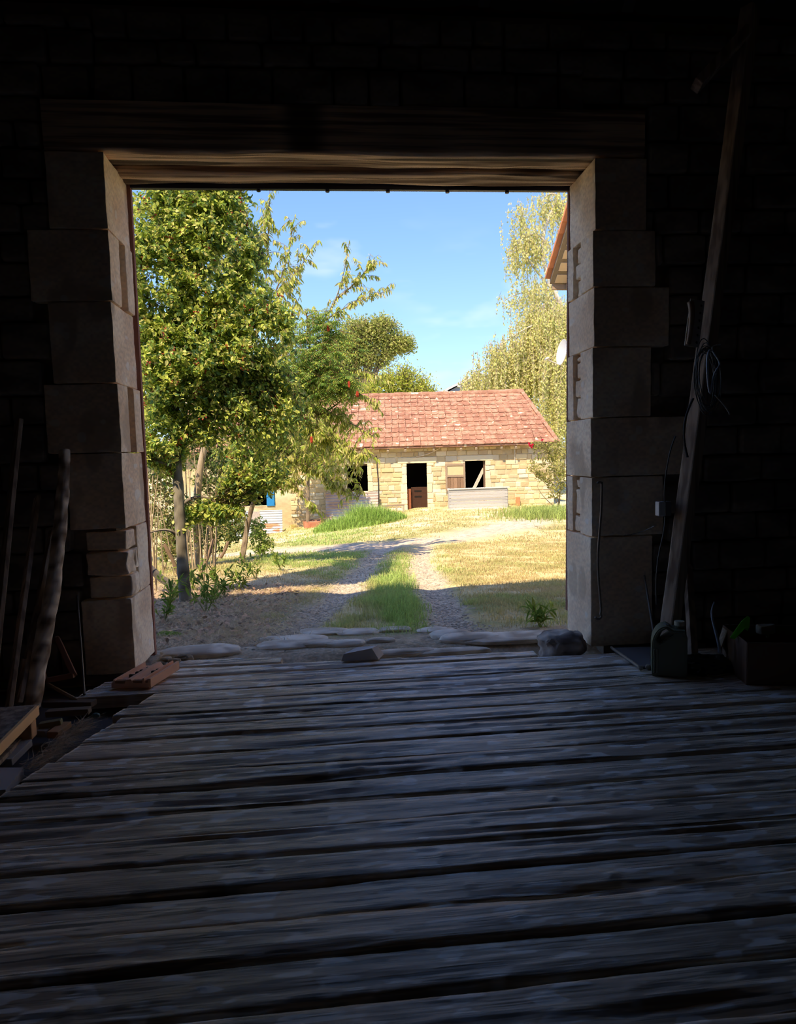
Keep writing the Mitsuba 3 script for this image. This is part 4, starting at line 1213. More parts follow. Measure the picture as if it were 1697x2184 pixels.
    for j in range(40):
        u = -9.6 + j * .40 + .2
        if u < right(1) + .1:
            v = np.stack([rv[:, 2], rv[:, 0], rv[:, 1]], -1) + [u, GW, GZ + .03 + r.uniform(-.012, .012)]
            lput(numbered(f'{key}__roof__ridge_tile'), (v, np.array(c.faces)), 'roof_tile')
    for t in np.linspace(0, .93, 11):
        p0, p1 = np.array([right(t) + .02, EW - .02, EZ + .03]) + sl * L * t * np.array([0, 1, 1]), np.array([right(t + .085) + .02, EW - .02, EZ + .06]) + sl * L * (t + .085) * np.array([0, 1, 1])
        lput(numbered(f'{key}__roof__verge_tile'), bar(p0, p1, .17, .05, (1, 0, 0)), 'roof_tile')
    tag(key, 'low stone barn with a red tiled roof and three dark openings across the yard', 'barn')


stone_barn()


def corrugated(a, b, z0, z1, w0, w1, waves, c1, c2, seed, amp=.02):
    """A sheet with level ridges, leaning from (w0 at the foot) to (w1 at the top)."""
    nz, nu = waves * 6, 14
    u, t = np.meshgrid(np.linspace(a, b, nu), np.linspace(0, 1, nz), indexing='ij')
    w = w0 + (w1 - w0) * t + amp * np.sin(2 * np.pi * waves * t)
    z = z0 + (z1 - z0) * t
    P0 = np.stack([u, w, z], -1).reshape(-1, 3)
    P1 = P0 + [0, .006, 0]
    k = np.arange(nu * nz).reshape(nu, nz)
    q = np.stack([k[:-1, :-1], k[1:, :-1], k[1:, 1:], k[:-1, 1:]], -1).reshape(-1, 4)
    f = np.vstack([q[:, [0, 1, 2]], q[:, [0, 2, 3]]])
    v = np.vstack([P0, P1])
    return v, np.vstack([f, f[:, ::-1] + len(P0)]), speckle(v, c1, c2, 1.9, seed)


v, f, c = corrugated(-7.0, -5.98, -1.72, -.64, -1.30, -1.12, 11, (.44, .49, .58), (.58, .61, .66), 3)
put('corrugated_sheet', lmesh((v, f)), 'satin', 'pale ridged metal sheet left of the grey board, below the blue shutter', 'metal sheet', color=c, smooth=True)
v, f, c = corrugated(-5.72, -4.78, -1.72, -.62, -1.34, -1.14, 11, (.48, .53, .62), (.60, .62, .66), 5)
c = np.where((meshkit.fbm(v * [3, 3, 9], 3, 8) > .62)[:, None] & (v[:, 2:] < -1.1), (.55, .24, .12), c)
put('corrugated_sheet_001', lmesh((v, f)), 'satin', 'pale ridged metal sheet with a rust patch right of the grey board', 'metal sheet', color=c, smooth=True)
put('grey_board', lmesh(bar((-5.88, -1.42, -1.78), (-5.88, -1.20, -.66), .30, .03, (1, 0, 0), 3)), 'matte', 'upright grey board between two pale ridged sheets', 'board', color=(.42, .37, .33))
v, f, c = corrugated(-3.05, -.82, -1.22, -.02, -.62, -.30, 10, (.50, .47, .46), (.42, .27, .21), 7, .016)
put('corrugated_sheet_002', lmesh((v, f)), 'satin', 'wide grey and rusty ridged sheet leaning below the left dark window', 'metal sheet', color=c, smooth=True)


def pen():
    key = 'plank_trough'
    r = np.random.default_rng(5)
    for k in range(8):
        z = -.98 + k * .128
        v, f = bar((2.12, -1.3, z + .06), (4.52, -1.3, z + .06 + .012), .118, .028, (0, 0, 1), 4, .004, k)
        put(numbered(f'{key}__slat'), lmesh((v, f)), 'matte', color=np.array((.50, .50, .50)) * r.uniform(.75, 1.25))
    for k in range(7):
        z = -.98 + k * .142
        put(numbered(f'{key}__end_slat'), lmesh(bar((4.53, -1.28, z + .06), (4.53, -.55, z + .06), .12, .025, (0, 0, 1))), 'matte', color=np.array((.30, .29, .28)) * r.uniform(.8, 1.2))
    for u, w in ((2.16, -1.25), (4.46, -1.25), (4.46, -.6), (2.16, -.6)):
        put(numbered(f'{key}__post'), lmesh(box((u - .04, w - .03, -1.2), (u + .04, w + .03, .05))), 'matte', color=(.40, .39, .38))
    put(f'{key}__rim', lmesh(bar((2.05, -1.32, .045), (4.60, -1.32, .065), .08, .05, (0, 1, 0), 3)), 'matte', color=(.60, .59, .58))
    tag(key, 'weathered grey trough of level planks standing under the shuttered window', 'trough')


pen()


def tub():
    key = 'metal_tub'
    th = np.linspace(0, 2 * np.pi, 33)[:-1]
    rings = []
    for z, s in ((-1.62, .80), (-1.58, .84), (-1.2, .97), (-1.12, 1.0), (-1.09, 1.03), (-1.10, .97), (-1.3, .9)):
        rings.append(np.stack([-3.49 + .45 * s * np.cos(th), -1.25 + .36 * s * np.sin(th), np.full(32, z)], -1))
    v = np.vstack(rings)
    i = np.arange(32)
    f = []
    for k in range(len(rings) - 1):
        p, q = k * 32 + i, k * 32 + (i + 1) % 32
        f += [np.stack([p, q, q + 32], -1), np.stack([p, q + 32, p + 32], -1)]
    put(f'{key}__body', (loc(v), np.vstack(f)), 'satin', color=speckle(v, (.42, .15, .09), (.60, .30, .20), 5, 3), smooth=True)
    put(f'{key}__lid_board', lmesh(bar((-3.98, -1.3, -1.075), (-2.96, -1.2, -1.02), .30, .03, (0, 1, 0), 3)), 'matte', label='dark board lying across the rim', color=(.14, .10, .07))
    tag(key, 'rusty red metal tub standing by the pale trunk at the foot of the stone barn', 'tub')


tub()
for k, (u, w, z, s) in enumerate([(-4.55, -.9, -1.55, .22), (-4.2, -.95, -1.5, .2), (-4.4, -.85, -1.38, .18), (-4.05, -1.0, -1.6, .13)]):
    v, f = rock((u, w, z), (s, s * .8, s * .6), 20 + k, 2)
    put(numbered('mossy_stone'), lmesh((v, f)), 'matte', 'mossy yellow stone piled left of the rusty tub', 'stone', 'mossy stones beside the tub', color=speckle(v, (.30, .24, .06), (.55, .46, .22), 9), smooth=False)
put('low_rail__bar', lmesh(bar((-.72, -.62, -.62), (.28, -.62, -.60), .09, .07, (0, 1, 0), 3)), 'matte', color=(.30, .24, .18))
for u in (-.66, -.05, .24):
    put(numbered('low_rail__post'), lmesh(box((u - .04, -.66, -1.1), (u + .04, -.58, -.62))), 'matte', color=(.42, .36, .28))
tag('low_rail', 'low wooden rail on short posts left of the barn doorway', 'rail')
v, f = round_box((5.05, -.30, -.92), (5.22, -.1, -.42), .02, .2, .01, 5, 3)
put('clay_block', lmesh((v, f)), 'matte', 'reddish clay block standing at the wall right of the plank trough', 'block', color=(.55, .26, .13))


# ---- the slate gabled house behind
def slate_house():
    key = 'slate_house'
    a, b, c = np.array((10.878, 56.096, 6.532)), np.array((14.955, 55.709, 8.440)), np.array((19.045, 55.322, 6.425))
    back = np.array([.5, 9.0, 0])
    base = lambda p: np.array([p[0], p[1], -1.5])
    put(f'{key}__wall', hexa([base(a + [.35, .25, 0]), base(c + [-.9, .25, 0]), base(c + [-.9, .25, 0]) + back, base(a + [.35, .25, 0]) + back, a + [.35, .25, -.1], c + [-.9, .25, -.1], c + [-.9, .25, -.1] + back, a + [.35, .25, -.1] + back]), 'matte', color=(.34, .37, .42))
    g = [a + [.35, .3, -.1], c + [-.35, .3, -.1], b + [0, .3, -.1]]
    v = np.array(g + [p + back * .97 for p in g])
    put(f'{key}__gable', (v, np.array([(0, 1, 2), (3, 5, 4), (0, 2, 5), (0, 5, 3), (1, 4, 5), (1, 5, 2)])), 'matte', color=(.27, .30, .36))
    t = np.array([0, 0, .14])
    for s_ in ((a, b), (b, c)):
        put(numbered(f'{key}__roof'), hexa([s_[0], s_[1], s_[1] + back, s_[0] + back, s_[0] + t, s_[1] + t, s_[1] + back + t, s_[0] + back + t]), 'matte', color=(.13, .14, .17))
        put(numbered(f'{key}__bargeboard'), bar(s_[0] + [0, -.04, .02], s_[1] + [0, -.04, .02], .05, .20, (0, 1, 0)), 'matte', color=(.52, .55, .58))
    for q in (.28, .55, .8):
        p = a + (b - a) * q + [0, -.03, -.18]
        put(numbered(f'{key}__bracket'), box(p - [.12, 0, .1], p + [.12, .5, .1]), 'matte', color=(.85, .82, .74))
    tag(key, 'grey slate gabled house peeping over the barn ridge left of the birch', 'house')


slate_house()


# ---- the house at the right whose eave shows beyond the jamb
def farmhouse():
    key = 'farmhouse'
    r = np.random.default_rng(91)
    E = np.array((6.636, 10.292, 5.317))
    up = np.array([.06, -1.0, .93])
    xr = np.array([1.0, .06, 0])
    R = E + up * 3.2
    t = np.array([0, .0, .13])
    A, B = E, E + xr * 7
    C, D_ = R + xr * 7, R
    put(f'{key}__roof', hexa([A, B, C, D_, A + t, B + t, C + t, D_ + t]), 'matte', color=(.33, .26, .18))
    N_ = R + np.array([.06, -1.0, -.93]) * 3.2
    put(f'{key}__roof_001', hexa([D_, C, N_ + xr * 7, N_, D_ + t, C + t, N_ + xr * 7 + t, N_ + t]), 'roof_tile')
    for k in range(16):                                                       # tiles along the verge
        p = E + up * (k * .2) + t - xr * .03
        put(numbered(f'{key}__roof__verge_tile'), bar(p, p + up * .235 + [0, 0, .03], .16, .07, (1, 0, 0)), 'matte', color=np.array((.62, .25, .12)) * r.uniform(.8, 1.2))
    for j in range(2):
        for k in range(16):
            p = E + up * (k * .2) + t + xr * (.22 + .28 * j)
            put(numbered(f'{key}__roof__tile'), bar(p, p + up * .235 + [0, 0, .03], .27, .04, (1, 0, 0)), 'matte', color=np.array((.58, .24, .12)) * r.uniform(.8, 1.2))
    for k in range(14):                                                       # boards of the soffit
        p = E + up * (k * .22 + .02) - [0, 0, .02]
        put(numbered(f'{key}__soffit_board'), bar(p + xr * .10 + up * .1, p + xr * .62 + up * .1, .205, .018, (0, 1, -.93)), 'matte', color=np.array((.88, .68, .44)) * r.uniform(.75, 1.15))
    put(f'{key}__eave_board', bar(E + [.06, .02, -.06], E + xr * 7 + [0, .02, -.06], .05, .13, (0, 1, 0)), 'matte', color=(.36, .27, .19))
    put(f'{key}__eave_rafter', bar(E + [.42, .02, -.09], E + [.45, -1.0, .84], .08, .12, (1, 0, 0)), 'matte', color=(.40, .30, .2))
    w = E + [.58, -.35, 0]
    y1 = N_[1] + .35
    v = [(w[0], w[1], -1.5), (w[0] + 6, w[1], -1.5), (w[0] + 6, y1, -1.5), (w[0], y1, -1.5), (w[0], w[1], w[2] + .25), (w[0] + 6, w[1], w[2] + .25), (w[0] + 6, y1, w[2] + .25), (w[0], y1, w[2] + .25)]
    put(f'{key}__wall', hexa([v[i] for i in (0, 3, 2, 1, 4, 7, 6, 5)]), 'mortar')
    g = np.array([(w[0], w[1], w[2] + .2), (w[0], y1, w[2] + .2), (w[0], R[1], R[2] - .1)])
    v = np.vstack([g, g + [6, 0, 0]])
    put(f'{key}__gable', (v, np.array([(0, 1, 2), (3, 5, 4), (0, 2, 5), (0, 5, 3), (1, 4, 5), (1, 5, 2)])), 'mortar')
    tag(key, 'house at the right whose boarded orange tiled eave sticks out past the right jamb', 'house')
    # the dish fixed to its gable
    key = 'satellite_dish'
    o = np.array((6.471, 8.901, 3.587))
    ax = unit(np.array([-.98, -.10, .16]))
    s = unit(np.cross(ax, [0, 0, 1.0]))
    q = np.cross(s, ax)
    th = np.linspace(0, 2 * np.pi, 33)[:-1]
    rr = np.array([.001, .09, .18, .24, .285, .30, .288, .18, .001]) * .9
    dd = np.array([-.002, .004, .018, .034, .05, .052, .035, .002, -.022])
    v = np.vstack([o + (a * np.cos(th))[:, None] * s * .92 + (a * np.sin(th))[:, None] * q + d * ax for a, d in zip(rr, dd)])
    i = np.arange(32)
    f = np.vstack([np.vstack([np.stack([k * 32 + i, k * 32 + (i + 1) % 32, (k + 1) * 32 + (i + 1) % 32], -1), np.stack([k * 32 + i, (k + 1) * 32 + (i + 1) % 32, (k + 1) * 32 + i], -1)]) for k in range(8)])
    put(f'{key}__reflector', (v, f), 'satin', color=(.78, .78, .76), smooth=30)
    tip = np.array((6.055, 8.739, 3.426))
    put(f'{key}__arm', tube([o - q * .27 + ax * .02, o - q * .25 + ax * .12, tip], .012, 6), 'satin', color=(.72, .72, .7))
    c = trimesh.creation.cylinder(radius=.026, height=.09, sections=12)
    d = unit(o - tip)
    c.apply_transform(trimesh.geometry.align_vectors([0, 0, 1], d))
    c.apply_translation(tip + [0, 0, .02])
    put(f'{key}__receiver', c, 'satin', color=(.75, .73, .68), smooth=30)
    put(f'{key}__bracket', join([tube([o - ax * .02, o - ax * .12, (w[0] + .02, o[1] + .1, o[2] - .12)], .02, 7)]), 'metal', color=(.5, .5, .5))
    tag(key, 'white satellite dish on a bracket just left of the right jamb', 'satellite dish')


farmhouse()

# ================================================================== stones at the threshold
for k, (p, s, lab) in enumerate([
        ((1.107, 0.653, -0.055), (.26, .12, .035), 'flat pale stone at the far left of the threshold paving'), ((1.209, 0.893, -0.076), (.25, .12, .03), 'flat grey stone second from the left in the threshold paving'),
        ((1.418, 1.170, -0.099), (.24, .13, .035), 'long pale stone behind the left paving stones of the threshold'), ((1.393, 0.617, -0.052), (.17, .08, .035), 'whitish stone near the middle of the threshold paving'),
        ((1.612, 0.568, -0.051), (.17, .07, .035), 'white streaked stone beside the dry grass tuft of the threshold'), ((1.749, 1.069, -0.091), (.20, .10, .03), 'flat stone at the foot of the green grass strip'),
        ((1.926, 0.613, -0.051), (.13, .05, .03), 'small tan stone in the dry grass of the threshold'), ((2.562, 0.677, -0.057), (.18, .12, .045), 'rounded pale stone at the near end of the right wheel track'),
        ((2.727, 0.525, -0.050), (.30, .13, .04), 'broad pale slab right of the rounded threshold stone'), ((3.082, 0.484, -0.050), (.46, .15, .035), 'wide flat beige slab before the right jamb'),
        ((2.086, 1.119, -0.095), (.16, .08, .03), 'small flat stone in the grass strip edge'), ((2.467, 1.002, -0.085), (.18, .09, .03), 'grey stone on the right edge of the grass strip'),
        ((0.964, 1.059, -0.090), (.15, .08, .03), 'small grey stone at the end of the left wheel track'), ((0.389, 0.550, -0.050), (.34, .15, .05), 'flat earth coloured stone beside the foot of the left jamb'),
        ((2.093, 0.314, -0.050), (.30, .07, .03), 'narrow brown stone edging behind the loose grey stone'), ((2.487, 0.294, -0.051), (.34, .06, .03), 'long dark edging stone in front of the threshold slabs')]):
    c = np.array(p)
    c[2] = float(terrain_height(c[0], c[1])) + s[2] * .25
    v, f = rock(c, s, 40 + k, 3, .22)
    put(numbered('threshold_stone'), (v, f), 'matte', lab, 'stone', color=speckle(v, (.48, .40, .31), (.84, .75, .62), 9, k), smooth=50)
v, f = rock((3.345, -0.008, 0.030), (.17, .16, .12), 77, 3, .5)
put('boulder', (v, f), 'matte', 'dark rounded boulder at the foot of the right jamb', 'stone', color=speckle(v, (.20, .16, .14), (.62, .54, .47), 9, 5), smooth=25)
a = np.array((1.721, 0.000, 0.020))
put('loose_stone', hexa([a + q for q in ((-.15, -.06, -.02), (.14, -.07, -.02), (.19, .07, -.02), (-.05, .10, -.02), (-.13, -.05, .035), (.09, -.06, .07), (.14, .05, .06), (-.03, .07, .045))]), 'matte', 'angular blue grey stone lying on the outermost plank', 'stone', color=(.50, .49, .49))
for k, (x, y, s) in enumerate([(352, 1409, .06), (372, 1412, .05), (340, 1418, .05), (392, 1405, .07), (330, 1424, .04)]):
    c = np.array([(0.173, 0.225, 0.000), (0.258, 0.172, 0.000), (0.155, 0.118, 0.000), (0.314, 0.249, 0.000), (0.136, 0.050, 0.000)][k])
    v, f = rock(c, (s, s * .7, s * .5), 60 + k, 2, .35)
    put(numbered('rubble_piece'), (v, f), 'matte', 'small broken stone lying at the foot of the left jamb', 'stone', 'rubble at the foot of the left jamb', color=speckle(v, (.20, .15, .1), (.45, .37, .28), 14, k))

# ================================================================== things inside the barn, on the left
def ridged_tile():
    a, b, c = np.array((-0.042, -0.420, -0.000)), np.array((0.237, -0.461, 0.000)), np.array((-0.037, -0.056, 0.000))
    ax = unit(b - a)
    ay = unit(c - a - ax * ((c - a) @ ax))
    w, d = np.linalg.norm(b - a), .37
    prof = [(0, 0), (0, .035), (.05, .045), (.055, .06), (.085, .06), (.095, .032), (.34, .030), (.38, .058), (.50, .062), (.56, .034), (.78, .030), (.80, .066), (.84, .068), (.86, .034), (.92, .034), (.94, .064), (1, .062), (1, 0)]
    P_ = Polygon([(x * w, z) for x, z in prof])
    m = trimesh.creation.extrude_polygon(P_, d)
    v = np.array(m.vertices)
    v = a + v[:, :1] * ax + v[:, 2:] * (ay + ax * .18) + v[:, 1:2] * np.array([0, 0, 1.0]) + np.array([0, 0, .012]) + np.array([0, 0, 1.0]) * v[:, 2:] * .03
    put('roof_tile__body', (v, np.array(m.faces)), 'matte', color=(.86, .50, .33))
    e = lambda x, y: a + ax * x * w + (ay + ax * .18) * y * d
    put('roof_tile__end_lip', bar(e(.03, .05) + [0, 0, .052], e(.97, .05) + [0, 0, .052], .03, .022, (0, 1, 0)), 'matte', color=(.40, .20, .12))
    n = 0
    for x, y in ((.28, .5), (.30, .62), (.66, .55), (.70, .66), (.24, .35), (.33, .8)):
        v, f = rock(e(x, y) + [0, 0, .055], (.022, .018, .014), n, 1, .4)
        put(numbered('roof_tile__dirt_lump'), (v, f), 'matte', color=(.06, .045, .035))
    tag('roof_tile', 'terracotta ridged roof tile lying on the planks at the foot of the left jamb', 'roof tile')


ridged_tile()


def birch_log():
    r = np.random.default_rng(15)
    q = smooth_path([(-0.446, -0.750, 0.025), (-0.425, -0.620, 0.321), (-0.392, -0.480, 0.636), (-0.371, -0.360, 0.939), (-0.357, -0.220, 1.355), (-0.356, -0.120, 1.687)], 10)
    v, f = tube(q, np.linspace(.062, .036, len(q)), 22)
    k = (meshkit.fbm(v * [16, 16, 9], 3, 4) - .5) * .028
    ctr = np.repeat(q, 22, 0)
    v[:len(ctr)] += unit(v[:len(ctr)] - ctr) * k[:len(ctr), None]
    c = speckle(v, (.16, .10, .06), (.95, .84, .68), 13, 9, 4)
    put('birch_log', (v, f), 'matte', 'birch log with pale flaking bark leaning against the wall on the left', 'log', color=c, smooth=30)
    for k, (p, s, w, lab) in enumerate([(((-0.519, -0.950, -0.051)), ((-0.542, -0.180, 1.358)), .09, 'dark board leaning left of the birch log with one lit edge'), (((-0.496, -0.800, 0.071)), ((-0.472, -0.140, 1.116)), .07, 'narrow board leaning just left of the birch log'), (((-0.618, -1.000, -0.142)), ((-0.640, -0.160, 1.893)), .14, 'broad dark board leaning at the left edge of the picture'), (((-0.541, -0.740, 0.052)), ((-0.503, -0.660, 0.321)), .05, 'short stick standing between the leaning boards')]):
        put(numbered('leaning_board'), bar(p, s, w, .028, (.55, -.8, 0), 6, .003, k), 'post_wood', lab, 'board')
    put('iron_rod', tube([(-0.199, -0.500, 0.004), (-0.265, -0.320, 0.222), (-0.356, -0.080, 0.617)], .009, 8), 'metal', 'thin dark iron rod leaning on the wall left of the roof tile', 'rod', color=(.16, .14, .12), smooth=True)


birch_log()


def debris():
    r = np.random.default_rng(25)
    # the crate whose lit edge faces the door
    key = 'wooden_crate'
    a, b = np.array((-0.242, -1.632, 0.130)), np.array((-0.276, -1.084, 0.130))
    u = unit(b - a)
    s = np.cross(u, [0, 0, 1.0])
    s = s if s[0] < 0 else -s
    put(f'{key}__top_board', hexa([a + p for p in (0 * u - [0, 0, .02], u * .62 - [0, 0, .02], u * .62 + s * .5 - [0, 0, .02], s * .5 - [0, 0, .02], 0 * u, u * .62, u * .62 + s * .5, s * .5)]), 'post_wood')
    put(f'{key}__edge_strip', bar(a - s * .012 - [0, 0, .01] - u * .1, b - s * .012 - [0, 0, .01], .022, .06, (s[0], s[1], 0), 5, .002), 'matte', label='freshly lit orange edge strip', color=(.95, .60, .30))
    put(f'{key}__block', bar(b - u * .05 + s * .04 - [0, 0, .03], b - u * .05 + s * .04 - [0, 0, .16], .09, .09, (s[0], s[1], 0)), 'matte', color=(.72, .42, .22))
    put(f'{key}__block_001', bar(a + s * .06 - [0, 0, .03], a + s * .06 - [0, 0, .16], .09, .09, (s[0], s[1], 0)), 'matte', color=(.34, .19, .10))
    put(f'{key}__base_board', bar(a + s * .10 - [0, 0, .15], b + s * .10 - [0, 0, .15], .10, .025, (s[0], s[1], 0)), 'post_wood')
    tag(key, 'pallet-like wooden crate with a sunlit orange edge at the left edge of the floor', 'crate')
    # frame leaning behind the log
    key = 'wooden_tray'
    p0, p1, p2, p3 = (np.array(p) for p in ((-0.442, -0.520, 0.122), (-0.258, -0.500, 0.144), (-0.430, -0.300, 0.355), (-0.584, -0.320, 0.315)))
    for q, s in ((p0, p1), (p1, p2), (p2, p3), (p3, p0)):
        put(numbered(f'{key}__rail'), bar(q, s, .05, .035, (.3, -1, .2)), 'matte', color=(.20, .095, .06))
    tag(key, 'small reddish open wooden tray leaning at the wall behind the birch log', 'tray')
    put('broomstick', tube([(-0.499, -0.444, 0.100), (-0.195, -0.634, 0.010)], .012, 8), 'matte', 'plain brown stick lying aslant right of the birch log', 'stick', color=(.33, .21, .12), smooth=True)
    for k, (p, q, w, lab, c) in enumerate([((-0.423, -0.593, -0.010), (-0.077, -0.680, 0.000), .07, 'dark board offcut lying nearest the wall among the scraps', (.16, .12, .09)), ((-0.343, -0.766, -0.020), (-0.068, -0.782, -0.010), .06, 'grey board offcut lying second from the wall', (.24, .18, .13)),
                                           ((-0.306, -0.974, -0.020), (-0.177, -0.961, -0.010), .05, 'greenish painted batten lying between crate and planks', (.24, .22, .12)), ((-0.185, -1.090, -0.040), (-0.163, -0.926, -0.040), .07, 'rounded brown wood scrap at the plank ends', (.42, .24, .12)), ((-0.295, -1.033, -0.050), (-0.267, -0.936, -0.050), .10, 'squat grey wood block beside the crate', (.32, .27, .21))]):
        put(numbered('wood_offcut'), bar(p, q, w, .04, (0, 1, 0), 4, .004, 30 + k), 'matte', lab, 'offcut', color=c)
    a, b = np.array((-0.309, -1.404, -0.040)), np.array((-0.289, -1.188, -0.020))
    d = unit(b - a)
    t = np.cross(d, [0, 0, 1.0])
    put('metal_channel', join([bar(a, b, .055, .004, t), bar(a + t * .027 + [0, 0, -.018], b + t * .027 + [0, 0, -.018], .004, .036, t), bar(a - t * .027 + [0, 0, -.018], b - t * .027 + [0, 0, -.018], .004, .036, t)]), 'satin', 'pale grey metal channel lying under the crate', 'channel', color=(.44, .41, .38))
    c = [np.array(p) for p in ((-0.354, -1.538, -0.020), (-0.147, -1.571, -0.020), (-0.128, -1.818, -0.020), (-0.286, -1.823, -0.020))]
    v, f = hexa([p - [0, 0, .05] for p in c[::-1]] + c[::-1])
    put('concrete_slab', (v, f), 'matte', 'light grey slab at the left edge beside the plank ends', 'slab', color=(.44, .42, .42))
    # straw
    n = 700
    t = r.uniform(0, 1, n)[:, None]
    p = np.array((-0.114, -1.593, -0.020)) * (1 - t) + np.array((-0.029, -1.011, 0.000)) * t + r.normal(0, .03, (n, 3)) * [1, 1, .3]
    th, L = r.normal(.9, .5, n), r.uniform(.03, .16, n)
    d = np.stack([np.cos(th), np.sin(th), r.normal(0, .12, n)], -1) * L[:, None]
    s = np.stack([-np.sin(th), np.cos(th), 0 * th], -1) * .0022
    v = np.stack([p - s, p + s, p + d], 1).reshape(-1, 3)
    put('straw_scatter', (v, np.arange(3 * n).reshape(-1, 3)), 'grass', 'dry straw and twigs along the ragged left ends of the planks', 'straw', kind='stuff', color=np.repeat(np.array([.78, .60, .40]) * r.uniform(.4, 1.2, (n, 1)), 3, 0))
    v, f = rock((0.025, -0.951, 0.015), (.022, .016, .014), 9, 2, .4)
    put('plastic_scrap', (v, f), 'satin', 'tiny blue green scrap lying on the planks near the offcuts', 'scrap', color=(.06, .14, .15))


debris()


# ================================================================== things inside the barn, on the right
def right_side():
    r = np.random.default_rng(35)
    P0, P1 = np.array((3.917, -0.620, 0.064)), np.array((4.692, -0.300, 4.735))
    key = 'leaning_beam'
    put(f'{key}__beam', bar(P0, P1, .12, .10, (.85, .5, 0), 14, .006, 5), 'post_wood')
    q0, q1 = np.array((4.251, -0.360, 4.158)), np.array((4.604, -0.400, 4.514))
    put(f'{key}__brace', bar(q0, q1, .13, .07, (.3, 1, 0), 5, .004, 6), 'post_wood', label='short slanting brace at the top')
    tag(key, 'long squared timber leaning up to the roof right of the doorway', 'beam')
    # the perforated bracket
    key = 'perforated_bracket'
    c = np.array((4.121, -0.600, 2.445))
    ax = unit(P1 - P0)
    sx = unit(np.cross([0, 1.0, 0], ax))
    w, h = .105, .33
    pl = Polygon([(-w / 2, -h / 2), (w / 2, -h / 2), (w / 2, h / 2), (-w / 2, h / 2)])
    for z in np.linspace(-.13, .13, 6):
        from shapely.geometry import Point
        pl = pl.difference(Point(.033, z).buffer(.010, 6))
        if abs(z) > .12:
            pl = pl.difference(Point(-.03, z).buffer(.008, 6))
    m = trimesh.creation.extrude_polygon(pl, .008)
    v = np.array(m.vertices)
    v = c + v[:, :1] * sx + v[:, 1:2] * ax + v[:, 2:] * np.array([0, -1.0, 0])
    put(f'{key}__plate', (v, np.array(m.faces)), 'matte', color=(.46, .43, .41))
    put(f'{key}__backing', hexa([c + sx * a + ax * b + np.array([0, y, 0]) for b in (-.16, .16) for a, y in ((-.05, .001), (.05, .001), (.05, .012), (-.05, .012))]), 'matte', color=(.03, .03, .03))
    put(f'{key}__handle', tube(smooth_path([c - sx * .04 - ax * .16 + [0, -.03, 0], c - sx * .05 + ax * .02 + [0, -.05, 0], c - sx * .07 + ax * .13 + [0, -.04, 0]], 5), np.linspace(.016, .024, 11), 8), 'satin', label='worn wooden handle', color=(.33, .22, .15), smooth=True)
    tag(key, 'rusty perforated metal plate with a handle fixed to the leaning beam', 'bracket')
    # coil of wire and the strip of plastic
    c = np.array((4.224, -0.620, 2.083))
    loops = []
    for k in range(13):
        th = np.linspace(0, 2 * np.pi, 33)
        rx, rz = .085 + r.normal(0, .010), .22 + r.normal(0, .016)
        loops.append(tube(np.stack([c[0] - .02 + r.normal(0, .012) + rx * np.cos(th), np.full(33, c[1] + r.normal(0, .02)) + .02 * np.sin(th), c[2] - .02 + r.normal(0, .012) + rz * np.sin(th)], -1), .0035, 5, False))
    put('wire_coil', join(loops), 'satin', 'coil of dark wire hanging on the leaning beam', 'wire coil', color=(.11, .12, .13), smooth=True)
    q = smooth_path([(4.190, -0.700, 2.241), (4.158, -0.710, 2.106), (4.181, -0.710, 1.952), (4.201, -0.720, 2.072), (4.247, -0.710, 2.152), (4.204, -0.700, 2.234), (4.269, -0.680, 2.284)], 6)
    put('plastic_strip', tube(q, np.linspace(.010, .004, len(q)), 6), 'glossy', 'twisted strip of pale blue plastic hanging in front of the wire coil', 'plastic strip', color=(.42, .50, .62), smooth=True)
    put('plastic_strip_001', tube(smooth_path([(4.221, -0.700, 1.939), (4.294, -0.700, 1.860), (4.333, -0.700, 1.800)], 5), .006, 6), 'satin', 'short pale twisted end of string below the wire coil', 'string', color=(.35, .36, .36), smooth=True)
    # junction box and cable
    b = np.array((3.919, -0.520, 1.140))
    v, f = round_box(b - [.027, .03, .052], b + [.027, .03, .052], .006, .1)
    put('junction_box__cover', (v, f), 'satin', label='white face', color=(.66, .66, .68))
    v, f = round_box(b + [.027, -.02, -.054], b + [.075, .035, .052], .006, .1)
    put('junction_box__back', (v, f), 'satin', color=(.16, .16, .17))
    tag('junction_box', 'small white electrical box on the left edge of the leaning beam', 'electrical box')
    put('power_cable', tube(smooth_path([(3.999, -0.580, 1.662), (3.954, -0.560, 1.480), (3.935, -0.550, 1.294), (3.944, -0.540, 1.185)], 6), .006, 6), 'satin', 'dark cable running down the beam into the white box', 'cable', color=(.06, .06, .065), smooth=True)
    put('power_cable_001', tube(smooth_path([(3.945, -0.540, 1.089), (3.919, -0.550, 0.920), (3.880, -0.560, 0.751), (3.854, -0.600, 0.450)], 6), .006, 6), 'satin', 'dark cable hanging down from under the white box', 'cable', color=(.06, .06, .065), smooth=True)
    put('power_cable_002', tube(smooth_path([(4.097, -0.640, 1.920), (4.032, -0.660, 1.790), (4.019, -0.660, 1.659), (4.058, -0.640, 1.511)], 6), .008, 6), 'satin', 'loop of black cable beside the beam under the wire coil', 'cable', color=(.03, .03, .035), smooth=True)
    put('hanging_wire', tube(smooth_path([(3.853, -0.040, 0.890), (3.973, -0.050, 0.909), (3.980, -0.300, 0.988)], 6), .004, 5), 'satin', 'thin pale wire stretched from the wall to the leaning beam', 'wire', color=(.25, .25, .24), smooth=True)
    # the long door hook
    th = np.linspace(-.6, 1.35 * np.pi, 12)
    top = np.array((3.657, -0.060, 1.303))
    bot = np.array((3.650, -0.060, 0.254))
